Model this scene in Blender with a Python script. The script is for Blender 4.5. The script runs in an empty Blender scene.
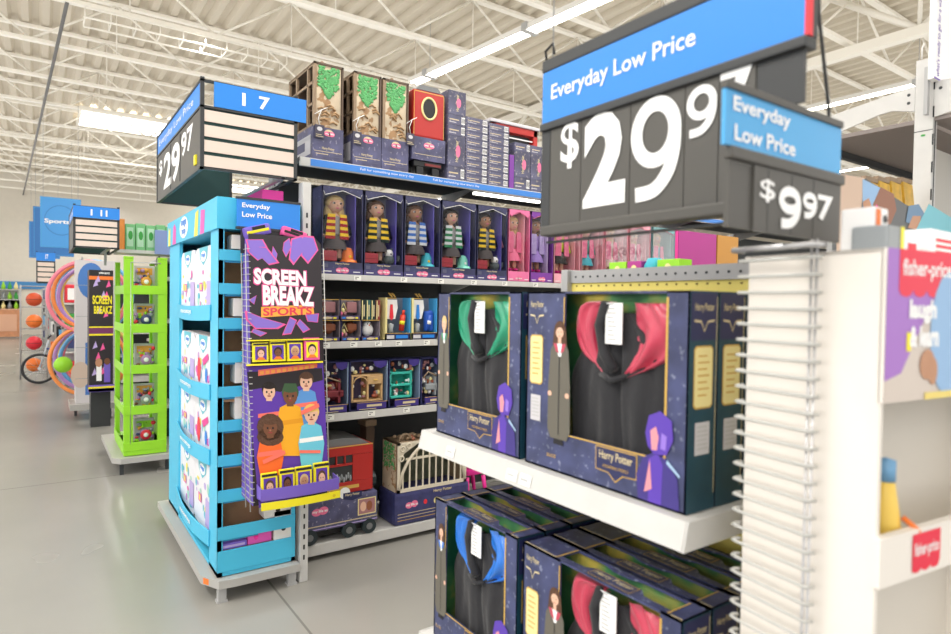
import bpy, bmesh, math, random
from mathutils import Vector, Matrix
random.seed(7)
S = bpy.context.scene
COL = S.collection
PI = math.pi

# ------------------------------------------------------------------ camera
F = 622.0
CX, CY = 475.5, 317.0
yaw, pitch, roll = math.radians(54.95), math.radians(-1.3), math.radians(0.87)
fw = Vector((-math.sin(yaw)*math.cos(pitch), math.cos(yaw)*math.cos(pitch), math.sin(pitch)))
rt0 = Vector((math.cos(yaw), math.sin(yaw), 0))
up0 = rt0.cross(fw)
rt = math.cos(roll)*rt0 + math.sin(roll)*up0
up = rt.cross(fw)
CAM = Vector((0, 0, 1.5))
cd = bpy.data.cameras.new('camera')
cam = bpy.data.objects.new('camera', cd)
COL.objects.link(cam)
m = Matrix((rt, up, -fw)).transposed().to_4x4()
m.translation = CAM
cam.matrix_world = m
cd.sensor_width = 36.0
cd.lens = F/951*36.0
cd.clip_start = 0.02
cd.clip_end = 200
cd.dof.use_dof = True
cd.dof.focus_distance = 3.5
cd.dof.aperture_fstop = 3.2
S.camera = cam

def at(px, py, ax, v):
    """world point where the sight line of a photo pixel meets the plane ax = v"""
    r = fw + rt*((px-CX)/F) - up*((py-CY)/F)
    i = 'xyz'.index(ax)
    return CAM + r*((v-CAM[i])/r[i])

# ------------------------------------------------------------------ materials
def lin(c):
    return tuple((x/12.92 if x <= 0.04045 else ((x+0.055)/1.055)**2.4) for x in (k/255 for k in c))
MATS = {}
def mat(name, rgb, rough=0.5, metal=0.0, emit=0.0, var=0.0, scale=8.0, spec=0.5, sheen=0.0, bump=0.0, coat=0.0):
    if name in MATS: return MATS[name]
    k = bpy.data.materials.new(name); k.use_nodes = True
    nt = k.node_tree; b = nt.nodes['Principled BSDF']
    c = lin(rgb)
    b.inputs['Base Color'].default_value = (*c, 1)
    b.inputs['Roughness'].default_value = rough
    b.inputs['Metallic'].default_value = metal
    b.inputs['Specular IOR Level'].default_value = spec
    if sheen: b.inputs['Sheen Weight'].default_value = sheen
    if coat: b.inputs['Coat Weight'].default_value = coat
    if emit:
        b.inputs['Emission Color'].default_value = (*c, 1)
        b.inputs['Emission Strength'].default_value = emit
    if var or bump:
        tc = nt.nodes.new('ShaderNodeTexCoord')
        n = nt.nodes.new('ShaderNodeTexNoise'); n.inputs['Scale'].default_value = scale
        n.inputs['Detail'].default_value = 4
        nt.links.new(tc.outputs['Object'], n.inputs['Vector'])
        if var:
            r = nt.nodes.new('ShaderNodeValToRGB')
            r.color_ramp.elements[0].position = 0.3; r.color_ramp.elements[1].position = 0.7
            r.color_ramp.elements[0].color = (*[max(0, x*(1-var)) for x in c], 1)
            r.color_ramp.elements[1].color = (*[min(1, x*(1+var)) for x in c], 1)
            nt.links.new(n.outputs['Fac'], r.inputs['Fac'])
            nt.links.new(r.outputs['Color'], b.inputs['Base Color'])
        if bump:
            bp = nt.nodes.new('ShaderNodeBump'); bp.inputs['Strength'].default_value = bump
            bp.inputs['Distance'].default_value = 0.01
            nt.links.new(n.outputs['Fac'], bp.inputs['Height'])
            nt.links.new(bp.outputs['Normal'], b.inputs['Normal'])
    MATS[name] = k
    return k

def speckle(name, base, spots, scale=60.0, thr=0.62, rough=0.45):
    """printed cardboard: base colour with small scattered printed motifs"""
    k = mat(name, base, rough)
    nt = k.node_tree; b = nt.nodes['Principled BSDF']
    tc = nt.nodes.new('ShaderNodeTexCoord')
    n = nt.nodes.new('ShaderNodeTexNoise'); n.inputs['Scale'].default_value = scale; n.inputs['Detail'].default_value = 2
    n2 = nt.nodes.new('ShaderNodeTexNoise'); n2.inputs['Scale'].default_value = scale*0.22
    nt.links.new(tc.outputs['Object'], n.inputs['Vector']); nt.links.new(tc.outputs['Object'], n2.inputs['Vector'])
    r = nt.nodes.new('ShaderNodeValToRGB')
    e = r.color_ramp.elements
    e[0].position = thr; e[0].color = (*lin(base), 1)
    e[1].position = thr+0.05; e[1].color = (*lin(spots), 1)
    r2 = nt.nodes.new('ShaderNodeValToRGB')
    r2.color_ramp.elements[0].position = 0.35; r2.color_ramp.elements[0].color = (.72, .72, .72, 1)
    r2.color_ramp.elements[1].position = 0.65; r2.color_ramp.elements[1].color = (1.25, 1.25, 1.25, 1)
    mx = nt.nodes.new('ShaderNodeMix'); mx.data_type = 'RGBA'; mx.blend_type = 'MULTIPLY'; mx.inputs[0].default_value = 1
    nt.links.new(n.outputs['Fac'], r.inputs['Fac']); nt.links.new(n2.outputs['Fac'], r2.inputs['Fac'])
    nt.links.new(r.outputs['Color'], mx.inputs[6]); nt.links.new(r2.outputs['Color'], mx.inputs[7])
    nt.links.new(mx.outputs[2], b.inputs['Base Color'])
    return k

def film(name):
    k = bpy.data.materials.new(name); k.use_nodes = True
    nt = k.node_tree; nt.nodes.clear()
    o = nt.nodes.new('ShaderNodeOutputMaterial')
    t = nt.nodes.new('ShaderNodeBsdfTransparent'); t.inputs[0].default_value = (.97, .97, .97, 1)
    g = nt.nodes.new('ShaderNodeBsdfGlossy'); g.inputs['Roughness'].default_value = 0.06
    fr = nt.nodes.new('ShaderNodeFresnel'); fr.inputs[0].default_value = 1.35
    tc = nt.nodes.new('ShaderNodeTexCoord'); n = nt.nodes.new('ShaderNodeTexNoise'); n.inputs['Scale'].default_value = 9
    bp = nt.nodes.new('ShaderNodeBump'); bp.inputs['Strength'].default_value = .25; bp.inputs['Distance'].default_value = .01
    nt.links.new(tc.outputs['Object'], n.inputs['Vector']); nt.links.new(n.outputs['Fac'], bp.inputs['Height'])
    nt.links.new(bp.outputs['Normal'], g.inputs['Normal']); nt.links.new(bp.outputs['Normal'], fr.inputs['Normal'])
    mx = nt.nodes.new('ShaderNodeMixShader')
    ml = nt.nodes.new('ShaderNodeMath'); ml.operation = 'MULTIPLY'; ml.inputs[1].default_value = .45; ml.use_clamp = True
    nt.links.new(fr.outputs[0], ml.inputs[0]); nt.links.new(ml.outputs[0], mx.inputs[0]); nt.links.new(t.outputs[0], mx.inputs[1]); nt.links.new(g.outputs[0], mx.inputs[2])
    nt.links.new(mx.outputs[0], o.inputs[0])
    MATS[name] = k
    return k

white = mat('white_paint', (236, 234, 230), .4)
offw = mat('off_white_card', (232, 228, 222), .6, var=.03)
shelfm = mat('shelf_enamel', (206, 205, 202), .35, var=.03, scale=20)
greym = mat('grey_enamel', (176, 176, 176), .45)
dgrey = mat('dark_shelf_back', (62, 66, 68), .6)
black = mat('black_plastic', (22, 24, 26), .4)
ink = mat('black_print', (30, 28, 34), .5)
navy = speckle('navy_printed_card', (64, 70, 108), (118, 124, 150), 70, .62)
navyd = mat('deep_navy_card', (40, 44, 88), .45)
navyg = mat('navy_card_edge', (92, 92, 118), .6)
teal_side = mat('dark_teal_card', (24, 66, 82), .45, var=.25, scale=9)
gold = mat('gold_print', (212, 172, 84), .45)
gold2 = mat('pale_gold_print', (216, 200, 160), .5)
cream = mat('cream_print', (240, 226, 160), .55)
pinkp = mat('pink_print', (240, 120, 160), .5)
hotpink = mat('hot_pink_plastic', (232, 40, 150), .35)
purp = mat('purple_card', (122, 98, 200), .45)
dpurp = mat('deep_purple_print', (96, 60, 170), .45)
yell = mat('yellow_card', (246, 232, 40), .45)
blue = mat('sign_blue', (40, 134, 226), .4)
lblue = mat('pale_sign_blue', (72, 164, 222), .4)
wtext = mat('white_lettering', (248, 248, 248), .5)
cyan = mat('cyan_card', (72, 190, 228), .45, var=.02)
brownc = mat('brown_cardboard', (168, 132, 98), .8, var=.05, scale=30)
brownd = mat('dark_cardboard', (140, 108, 76), .8)
lime = mat('lime_card', (150, 216, 44), .45, var=.03)
green = mat('green_print', (60, 160, 70), .5)
teal = mat('teal_plastic', (60, 186, 170), .4)
red = mat('red_plastic', (184, 44, 40), .35)
redp = mat('red_print', (232, 50, 66), .5)
orange = mat('orange_print', (244, 126, 50), .5)
steel = mat('steel_wire', (190, 190, 192), .3, metal=.6)
wwire = mat('white_wire', (186, 186, 182), .35)
skin1 = mat('light_doll_skin', (232, 186, 160), .5)
skin2 = mat('tan_doll_skin', (190, 140, 108), .5)
skin3 = mat('brown_doll_skin', (120, 76, 52), .5)
hairb = mat('blonde_doll_hair', (214, 186, 130), .6, bump=.5, scale=60)
hairn = mat('brown_doll_hair', (92, 62, 44), .6, bump=.5, scale=60)
hairk = mat('black_doll_hair', (36, 28, 26), .5, bump=.5, scale=60)
signgrey = mat('sign_charcoal', (82, 80, 76), .5)
signdark = mat('sign_dark_frame', (52, 54, 56), .45)
pane = film('clear_plastic_film')

# ------------------------------------------------------------------ text
_glyph = {}
def glyphs(s, bold=0.0):
    key = (s, bold)
    if key in _glyph: return _glyph[key]
    cu = bpy.data.curves.new('t', 'FONT'); cu.body = s; cu.offset = bold; cu.resolution_u = 3
    ob = bpy.data.objects.new('t', cu); COL.objects.link(ob)
    dg = bpy.context.evaluated_depsgraph_get()
    me = bpy.data.meshes.new_from_object(ob.evaluated_get(dg))
    vs = [v.co.copy() for v in me.vertices]; fs = [tuple(p.vertices) for p in me.polygons]
    bpy.data.objects.remove(ob); bpy.data.curves.remove(cu); bpy.data.meshes.remove(me)
    x0 = min(v.x for v in vs); x1 = max(v.x for v in vs); y0 = min(v.y for v in vs); y1 = max(v.y for v in vs)
    g = ([((v.x-x0)/(x1-x0), (v.y-y0)/(y1-y0)) for v in vs], fs)
    _glyph[key] = g
    return g

# ------------------------------------------------------------------ mesh builder
class Face:
    """a flat printed face: u runs right, v runs up, n points to the reader"""
    def __init__(s, O, U, V=(0, 0, 1)):
        s.O = Vector(O); s.U = Vector(U).normalized(); s.V = Vector(V).normalized(); s.N = s.U.cross(s.V)
    def p(s, u, v, d=0.001): return s.O + s.U*u + s.V*v + s.N*d

class MB:
    def __init__(s, M=None):
        s.v = []; s.f = []; s.mi = []; s.mats = []; s.sm = []; s.M = M
    def m(s, mt):
        if mt not in s.mats: s.mats.append(mt)
        return s.mats.index(mt)
    def add(s, vs, fs, mt, smooth=False):
        b = len(s.v); k = s.m(mt)
        for v in vs:
            v = Vector(v)
            s.v.append(s.M @ v if s.M else v)
        for f in fs:
            s.f.append(tuple(b+i for i in f)); s.mi.append(k); s.sm.append(smooth)
        return s
    def box(s, a, b, mt, ch=0.0):
        x0, y0, z0 = (min(a[i], b[i]) for i in range(3)); x1, y1, z1 = (max(a[i], b[i]) for i in range(3))
        if ch <= 0:
            vs = [(x0, y0, z0), (x1, y0, z0), (x1, y1, z0), (x0, y1, z0), (x0, y0, z1), (x1, y0, z1), (x1, y1, z1), (x0, y1, z1)]
            return s.add(vs, [(0, 3, 2, 1), (4, 5, 6, 7), (0, 1, 5, 4), (1, 2, 6, 5), (2, 3, 7, 6), (3, 0, 4, 7)], mt)
        bm = bmesh.new(); bmesh.ops.create_cube(bm, size=1)
        for v in bm.verts:
            v.co = Vector(((x0+x1)/2+v.co.x*(x1-x0), (y0+y1)/2+v.co.y*(y1-y0), (z0+z1)/2+v.co.z*(z1-z0)))
        bmesh.ops.bevel(bm, geom=bm.edges[:], offset=min(ch, (x1-x0)*.45, (y1-y0)*.45, (z1-z0)*.45), segments=2, affect='EDGES', profile=.6)
        bm.verts.index_update()
        s.add([v.co.copy() for v in bm.verts], [tuple(v.index for v in f.verts) for f in bm.faces], mt); bm.free()
        return s
    def prism(s, pts, vec, mt):
        """closed polygon pts extruded by vec"""
        n = len(pts); pts = [Vector(p) for p in pts]; vec = Vector(vec)
        vs = pts + [p+vec for p in pts]
        return s.add(vs, [tuple(range(n))[::-1], tuple(range(n, 2*n))] + [(i, (i+1) % n, n+(i+1) % n, n+i) for i in range(n)], mt)
    def tube(s, pts, r, mt, n=6, closed=False, smooth=True):
        pts = [Vector(p) for p in pts]; k = len(pts); vs = []; fs = []
        rs = r if isinstance(r, (list, tuple)) else [r]*k
        prev = None
        for i, p in enumerate(pts):
            if closed: t = (pts[(i+1) % k]-pts[i-1])
            else: t = (pts[min(i+1, k-1)]-pts[max(i-1, 0)])
            t.normalize()
            a = prev if prev is not None else (Vector((0, 0, 1)) if abs(t.z) < .9 else Vector((1, 0, 0)))
            u = (a - t*a.dot(t)).normalized(); w = t.cross(u); prev = u
            for j in range(n):
                q = 2*PI*j/n
                vs.append(p+(u*math.cos(q)+w*math.sin(q))*rs[i])
        for i in range(k if closed else k-1):
            for j in range(n):
                a = i*n+j; b = i*n+(j+1) % n; c = ((i+1) % k)*n+(j+1) % n; d = ((i+1) % k)*n+j
                fs.append((a, b, c, d))
        if not closed: fs += [tuple(range(n))[::-1], tuple(range((k-1)*n, k*n))]
        return s.add(vs, fs, mt, smooth)
    def ell(s, c, r, mt, nu=12, nv=8, half=False):
        if not isinstance(r, (tuple, list)): r = (r, r, r)
        vs = []; fs = []; top = PI/2
        bot = 0 if half else -PI/2
        for i in range(nv+1):
            a = bot+(top-bot)*i/nv
            for j in range(nu):
                q = 2*PI*j/nu
                vs.append((c[0]+r[0]*math.cos(a)*math.cos(q), c[1]+r[1]*math.cos(a)*math.sin(q), c[2]+r[2]*math.sin(a)))
        for i in range(nv):
            for j in range(nu):
                fs.append((i*nu+j, i*nu+(j+1) % nu, (i+1)*nu+(j+1) % nu, (i+1)*nu+j))
        return s.add(vs, fs, mt, True)
    def cyl(s, c0, c1, r, mt, n=16): return s.tube([c0, c1], r, mt, n, smooth=False)
    def lathe(s, c, prof, mt, n=14):
        vs = []; fs = []
        for r, z in prof:
            for j in range(n):
                q = 2*PI*j/n; vs.append((c[0]+r*math.cos(q), c[1]+r*math.sin(q), c[2]+z))
        for i in range(len(prof)-1):
            for j in range(n): fs.append((i*n+j, i*n+(j+1) % n, (i+1)*n+(j+1) % n, (i+1)*n+j))
        return s.add(vs, fs, mt, True)
    # --- print on a Face
    def fp(s, F_, pts, mt, d=.001): return s.add([F_.p(u, v, d) for u, v in pts], [tuple(range(len(pts)))], mt)
    def fr(s, F_, u0, v0, u1, v1, mt, d=.001): return s.fp(F_, [(u0, v0), (u1, v0), (u1, v1), (u0, v1)], mt, d)
    def fc(s, F_, u, v, ru, rv, mt, d=.001, n=14): return s.fp(F_, [(u+ru*math.cos(2*PI*i/n), v+rv*math.sin(2*PI*i/n)) for i in range(n)], mt, d)
    def ring(s, F_, u0, v0, u1, v1, w, mt, d=.001):
        s.fr(F_, u0, v0, u1, v0+w, mt, d); s.fr(F_, u0, v1-w, u1, v1, mt, d); s.fr(F_, u0, v0+w, u0+w, v1-w, mt, d); s.fr(F_, u1-w, v0+w, u1, v1-w, mt, d); return s
    def ft(s, F_, txt, u0, v0, w, h, mt, d=.0015, bold=0.0, shear=0.0, slope=0.0):
        g, fs = glyphs(txt, bold)
        return s.add([F_.p(u0+a*w+shear*b*h, v0+b*h+slope*a*w, d) for a, b in g], fs, mt)
    def ftv(s, F_, txt, u0, v0, w, h, mt, d=.0015, bold=0.0):
        """text running upwards: w is the width across, h the run"""
        g, fs = glyphs(txt, bold)
        return s.add([F_.p(u0+w-b*w, v0+a*h, d) for a, b in g], fs, mt)
    def stroke(s, F_, pts, wd, mt, d=.0015, n=20):
        # smooth ribbon through control points (Catmull-Rom), width wd (number or list)
        P_ = []; k = len(pts)
        for i in range(k-1):
            p0, p1, p2, p3 = pts[max(i-1, 0)], pts[i], pts[i+1], pts[min(i+2, k-1)]
            for j in range(n//4):
                f = j/(n//4); P_.append(tuple(.5*((2*b)+(-a+c)*f+(2*a-5*b+4*c-e)*f*f+(-a+3*b-3*c+e)*f**3) for a, b, c, e in zip(p0, p1, p2, p3)))
        P_.append(pts[-1]); L = []; R_ = []
        for i, p in enumerate(P_):
            a = P_[max(i-1, 0)]; b = P_[min(i+1, len(P_)-1)]; tx, ty = b[0]-a[0], b[1]-a[1]; l = math.hypot(tx, ty) or 1
            L.append((p[0]-ty/l*wd/2, p[1]+tx/l*wd/2)); R_.append((p[0]+ty/l*wd/2, p[1]-tx/l*wd/2))
        for i in range(len(P_)-1): s.fp(F_, [R_[i], R_[i+1], L[i+1], L[i]], mt, d)
        return s
    def nine(s, F_, u, v, w, h, mt, d=.0015):
        # a rounded figure nine
        t = w*.24; n = 28; cx_, cy_, rx, ry = u+w*.5, v+h*.66, w*.5, h*.34
        O = [(cx_+rx*math.cos(2*PI*i/n), cy_+ry*math.sin(2*PI*i/n)) for i in range(n)]; I = [(cx_+(rx-t)*math.cos(2*PI*i/n), cy_+(ry-t*1.0)*math.sin(2*PI*i/n)) for i in range(n)]
        for i in range(n): s.fp(F_, [O[i], O[(i+1) % n], I[(i+1) % n], I[i]], mt, d)
        return s.stroke(F_, [(u+w-t/2, v+h*.66), (u+w-t*.55, v+h*.46), (u+w-t*1.0, v+h*.26), (u+w*.5, v+h*.11), (u+w*.12, v+h*.085)], t, mt, d+.0003, 24)
    def build(s, name, parent=None, loc=None, **tags):
        me = bpy.data.meshes.new(name)
        if loc is None:
            if parent is not None: loc = Vector((0, 0, 0)); off = WL(parent)
            else:
                xs = [v.x for v in s.v]; ys = [v.y for v in s.v]; zs = [v.z for v in s.v]
                loc = Vector(((min(xs)+max(xs))/2, (min(ys)+max(ys))/2, min(zs))); off = loc
        else: loc = Vector(loc); off = Vector((0, 0, 0))
        me.from_pydata([v-off for v in s.v], [], s.f)
        for mt in s.mats: me.materials.append(mt)
        me.polygons.foreach_set('material_index', s.mi)
        me.polygons.foreach_set('use_smooth', s.sm)
        me.update()
        o = bpy.data.objects.new(name, me); COL.objects.link(o); o.location = loc
        if parent is not None: o.parent = parent
        for k, v in tags.items(): o[k] = v
        return o

def WL(o):
    p = Vector((0, 0, 0))
    while o is not None: p = p+o.location; o = o.parent
    return p
def thing(name, label, cat, loc=(0, 0, 0), group=None):
    o = bpy.data.objects.new(name, None); COL.objects.link(o); o.location = loc; o.empty_display_size = .05
    o['label'] = label; o['category'] = cat
    if group: o['group'] = group
    return o
def tag(o, label, cat, group=None):
    o['label'] = label; o['category'] = cat
    if group: o['group'] = group
    return o
def dup(o, loc=None, label=None, parent=None, group=None):
    c = o.copy(); COL.objects.link(c); c.parent = parent
    if loc is not None: c.location = loc
    if label: c['label'] = label
    if group: c['group'] = group
    for ch in list(o.children): dup(ch, parent=c)
    return c
def skin_add(mb, joints, edges, mt, levels=1):
    """one continuous skinned figure: joints = [(x,y,z,r)]"""
    me = bpy.data.meshes.new('sk'); me.from_pydata([j[:3] for j in joints], edges, [])
    o = bpy.data.objects.new('sk', me); COL.objects.link(o)
    sk = o.modifiers.new('s', 'SKIN'); sub = o.modifiers.new('u', 'SUBSURF'); sub.levels = levels
    for i, j in enumerate(joints): me.skin_vertices[0].data[i].radius = (j[3], j[3])
    me.skin_vertices[0].data[0].use_root = True
    dg = bpy.context.evaluated_depsgraph_get()
    e = bpy.data.meshes.new_from_object(o.evaluated_get(dg))
    mb.add([v.co.copy() for v in e.vertices], [tuple(p.vertices) for p in e.polygons], mt, True)
    bpy.data.objects.remove(o); bpy.data.meshes.remove(me); bpy.data.meshes.remove(e)
    return mb
def FX(x, y, z): return Face((x, y, z), (0, 1, 0))      # faces +x, u = +y
def FY(y, x, z): return Face((x, y, z), (1, 0, 0))      # faces -y, u = +x
# ================================================================== SETTING
def floor_mat():
    k = mat('polished_concrete', (172, 170, 163), .3)
    nt = k.node_tree; b = nt.nodes['Principled BSDF']
    tc = nt.nodes.new('ShaderNodeTexCoord')
    n = nt.nodes.new('ShaderNodeTexNoise'); n.inputs['Scale'].default_value = .45; n.inputs['Detail'].default_value = 4
    r = nt.nodes.new('ShaderNodeValToRGB')
    r.color_ramp.elements[0].position = .3; r.color_ramp.elements[0].color = (*lin((140, 139, 134)), 1)
    r.color_ramp.elements[1].position = .7; r.color_ramp.elements[1].color = (*lin((158, 156, 150)), 1)
    n2 = nt.nodes.new('ShaderNodeTexNoise'); n2.inputs['Scale'].default_value = 1.2; n2.inputs['Detail'].default_value = 3
    r2 = nt.nodes.new('ShaderNodeValToRGB')
    r2.color_ramp.elements[0].color = (.22, .22, .22, 1); r2.color_ramp.elements[1].color = (.3, .3, .3, 1)
    br = nt.nodes.new('ShaderNodeTexBrick'); br.inputs['Scale'].default_value = 1
    br.inputs['Brick Width'].default_value = 6; br.inputs['Row Height'].default_value = 6; br.inputs['Mortar Size'].default_value = .006
    br.offset = 0
    br.inputs['Color1'].default_value = (1, 1, 1, 1); br.inputs['Color2'].default_value = (1, 1, 1, 1); br.inputs['Mortar'].default_value = (.6, .6, .6, 1)
    mx = nt.nodes.new('ShaderNodeMix'); mx.data_type = 'RGBA'; mx.blend_type = 'MULTIPLY'; mx.inputs[0].default_value = 1
    for x in (n, n2, br): nt.links.new(tc.outputs['Object'], x.inputs['Vector'])
    nt.links.new(n.outputs['Fac'], r.inputs['Fac']); nt.links.new(r.outputs['Color'], mx.inputs[6]); nt.links.new(br.outputs['Color'], mx.inputs[7])
    nt.links.new(mx.outputs[2], b.inputs['Base Color'])
    nt.links.new(n2.outputs['Fac'], r2.inputs['Fac']); nt.links.new(r2.outputs['Color'], b.inputs['Roughness'])
    return k
fm = floor_mat()
mb = MB(); mb.box((-30, -7, -.1), (6, 33, 0), fm); mb.build('floor', kind='structure')
wallm = mat('far_wall_paint', (226, 220, 208), .7, var=.02)
mb = MB(); mb.box((-30.2, -7, 0), (-30, 33, 6.9), wallm)
mb.box((-29.99, -7, 1.78), (-29.94, 33, 2.06), mat('wall_blue_band', (70, 140, 200), .5)); mb.build('wall_left', kind='structure')
mb = MB(); mb.box((-30, 33, 0), (6, 33.2, 6.9), wallm); mb.build('wall_back', kind='structure')
# corrugated roof deck, ribs run along x
deckm = mat('roof_deck_paint', (206, 197, 180), .6)
mb = MB(); vs = []; fs = []; per = .3; y = -7.0; prof = []
while y < 33:
    prof += [(y, 6.45), (y+.10, 6.45), (y+.15, 6.37), (y+.25, 6.37)]; y += per
for (yy, zz) in prof: vs += [(-30.2, yy, zz), (6, yy, zz)]
for i in range(len(prof)-1): fs.append((2*i, 2*i+2, 2*i+3, 2*i+1))
mb.add(vs, fs, deckm); mb.box((-30.2, -7, 6.5), (6, 33, 6.6), deckm); mb.build('ceiling', kind='structure')
# roof joists along y, every 1.85 m
trussm = mat('truss_paint', (246, 242, 232), .45)
def joist(y0, y1, zb, zt, half):
    mb = MB()
    mb.box((-.05, y0, zb), (.05, y1, zb+.05), trussm); mb.box((-.05, y0, zt-.05), (.05, y1, zt), trussm)
    y = y0; k = 0
    while y < y1-half:
        a, b = (zb+.04, zt-.04) if k % 2 == 0 else (zt-.04, zb+.04)
        mb.tube([(0, y, a), (0, y+half, b)], .02, trussm, 5)
        if k % 2 == 1: mb.tube([(0, y, zb+.04), (0, y, zt-.04)], .011, trussm, 5) if False else None
        y += half; k += 1
    y = y0+half
    while y < y1:
        mb.tube([(0, y, zb+.03), (0, y, zt-.03)], .01, trussm, 5); y += 2*half
    return mb
j0 = joist(-7, 33, 5.45, 6.35, 1.15).build('trim_1', loc=(-10.1, 0, 0), kind='structure')
n = 2
for i in range(-10, 8):
    if i == 0: continue
    c = j0.copy(); c.name = 'trim_%d' % n; c.location = (-10.1+1.85*i, 0, 0); COL.objects.link(c); n += 1
# big girders along x
def girder(y, zb, zt, x0, x1):
    mb = MB()
    mb.box((x0, y-.07, zb), (x1, y+.07, zb+.14), trussm); mb.box((x0, y-.07, zt-.14), (x1, y+.07, zt), trussm)
    x = x0; k = 0
    while x < x1-1.2:
        a, b = (zb+.1, zt-.1) if k % 2 == 0 else (zt-.1, zb+.1)
        mb.tube([(x, y, a), (x+1.2, y, b)], .05, trussm, 6); x += 1.2; k += 1
        if k % 2 == 0: mb.tube([(x, y, zb+.1), (x, y, zt-.1)], .03, trussm, 6)
    return mb
for y in (9.9, 21.5): girder(y, 5.25, 6.33, -30, 6).build('trim_%d' % n, kind='structure'); n += 1
girder(-4.2, 5.25, 6.33, -30, 6).build('trim_%d' % n, kind='structure'); n += 1
# roof lights
skym = mat('skylight_diffuser', (255, 250, 240), .5, emit=4)
for i, (xa, xb, ya, yb) in enumerate([(-20.6, -18.9, .9, 3.2), (-29, -27, 5.5, 8), (-20.5, -19, 14, 17)]):
    mb = MB(); mb.box((xa, ya, 6.28), (xb, yb, 6.34), skym)
    f = 0.06
    mb.box((xa-f, ya-f, 6.26), (xb+f, ya, 6.37), trussm); mb.box((xa-f, yb, 6.26), (xb+f, yb+f, 6.37), trussm)
    mb.box((xa-f, ya, 6.26), (xa, yb, 6.37), trussm); mb.box((xb, ya, 6.26), (xb+f, yb, 6.37), trussm)
    mb.build('window_%d' % (i+1), kind='structure')
# strip lights
tubem = mat('light_tube', (255, 247, 232), .5, emit=16)
def strip(x0, y0, x1, y1, z, label, group=None):
    L = math.hypot(x1-x0, y1-y0); r = thing('strip_light', label, 'ceiling light', (x0, y0, z), group)
    mb = MB(); mb.box((0, -.11, .05), (L, .11, .1), white); mb.box((0, -.11, .02), (L, -.1, .05), white); mb.box((0, .1, .02), (L, .11, .05), white)
    mb.build('housing', r, loc=(0, 0, 0))
    mb = MB(); mb.cyl((.03, -.05, .03), (L-.03, -.05, .03), .02, tubem, 8); mb.cyl((.03, .05, .03), (L-.03, .05, .03), .02, tubem, 8); mb.build('tube', r, loc=(0, 0, 0))
    k = .5
    while k < L: MB().box((k-.05, -.13, 0), (k+.05, .13, .12), greym).build('bracket', r, loc=(0, 0, 0)); k += 2.4
    k = .5
    while k < L:
        mb = MB(); mb.tube([(k, 0, .1), (k, 0, 1.05)], .006, greym, 5); mb.build('hanger', r, loc=(0, 0, 0)); k += 4.8
    r.rotation_euler = (0, 0, math.atan2(y1-y0, x1-x0)); return r
_a = at(413, 84, 'z', 5.38); _b = at(604, -1, 'z', 5.38); _d = (_b-_a)*2.6
strip(_a.x, _a.y, _a.x+_d.x, _a.y+_d.y, 5.36, 'bright long strip light above the doll aisle, the one nearest the camera')
for y, w in ((-5.6, 'over the open floor at the far left'), (12.4, 'beyond the large roof girder'), (18.6, 'deep at the back of the store')):
    strip(-29, y, 5, y, 5.36, 'long white strip light '+w, 'rows of strip lights')
mb = MB(); mb.tube([at(67, 3, 'z', 5.44), at(22, 200, 'z', 5.44)], .024, mat('dark_conduit', (112, 112, 112), .5), 8)
tag(mb.build('ceiling_conduit'), 'thin dark grey conduit running along the roof over the main aisle', 'pipe')
r = thing('cable_tray', 'white wire cable tray hung under the roof joists, upper left', 'cable tray', (-9.9, .3, 5.2))
mb = MB()
for x in (-10.2, -9.85):
    mb.tube([(x, .5, 5.35), (x, 3.1, 5.35)], .014, trussm, 5)
    mb.tube([(x, .5, 5.22), (x, 3.1, 5.22)], .014, trussm, 5)
mb.build('rail', r)
y = .5
while y < 3.2:
    MB().tube([(-10.2, y, 5.35), (-10.2, y, 5.22), (-9.85, y, 5.22), (-9.85, y, 5.35)], .008, trussm, 4).build('cross_wire', r); y += .3

# ================================================================== SHELVING
def gondola(name, label, xf, xb, y0, y1, h, shelves, side=1, group=None, dark=dgrey, strip_mat=None, depth=.45, basez=(.03, .095), bays=1.22):
    """shelving whose shelf fronts stand at xf; back panel at xb; runs y0..y1. side=+1 shelves face +x"""
    r = thing('shelving_unit', label, 'shelf', ((xf+xb)/2, y0, 0), group)
    mb = MB(); mb.box((xb-.02, y0, .12), (xb+.02, y1, h), dark); mb.build('back_panel', r)
    y = y0
    while y <= y1+.01:
        mb = MB(); mb.box((xb-.035, y-.02, 0), (xb+.035, y+.02, h+.03), greym)
        for k in range(int(h/.1)):
            mb.box((xb+side*.035, y-.006, .1+k*.1), (xb+side*.0365, y+.006, .13+k*.1), black)
        mb.build('upright', r); y += bays*2
    mb = MB(); mb.box((xb, y0, basez[0]), (xf, y1, basez[1]), shelfm, .004)
    mb.box((xb, y0+.02, 0), (xf-side*.08, y1, basez[0]), dgrey); mb.build('base_deck', r)
    for (z, t, sm) in shelves:
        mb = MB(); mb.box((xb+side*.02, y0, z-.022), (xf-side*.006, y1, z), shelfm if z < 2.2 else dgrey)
        mb.box((xf-side*.02, y0, z-t), (xf, y1, z), shelfm, .003)
        yy = y0
        while yy <= y1:
            mb.prism([(xb, yy, z-.022), (xf-side*.05, yy, z-.022), (xb, yy, z-.12)], (0, .012, 0), greym); yy += bays
        s_ = mb.build('shelf', r)
        if sm:
            q = MB(); q.box((xf, y0+.06, z-t+.006), (xf+side*.004, y1, z-.006), sm)
            q.build('price_strip', s_)
    return r
striplab = mat('price_strip_blue', (62, 134, 220), .35)
g2 = gondola('g', 'long grey shelving with the boxed dolls, top edge in blue', -3.42, -3.9, 1.19, 9.0, 2.24,
             [(.842, .046, None), (1.262, .04, None), (1.655, .036, None), (2.302, .05, striplab)])
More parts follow.
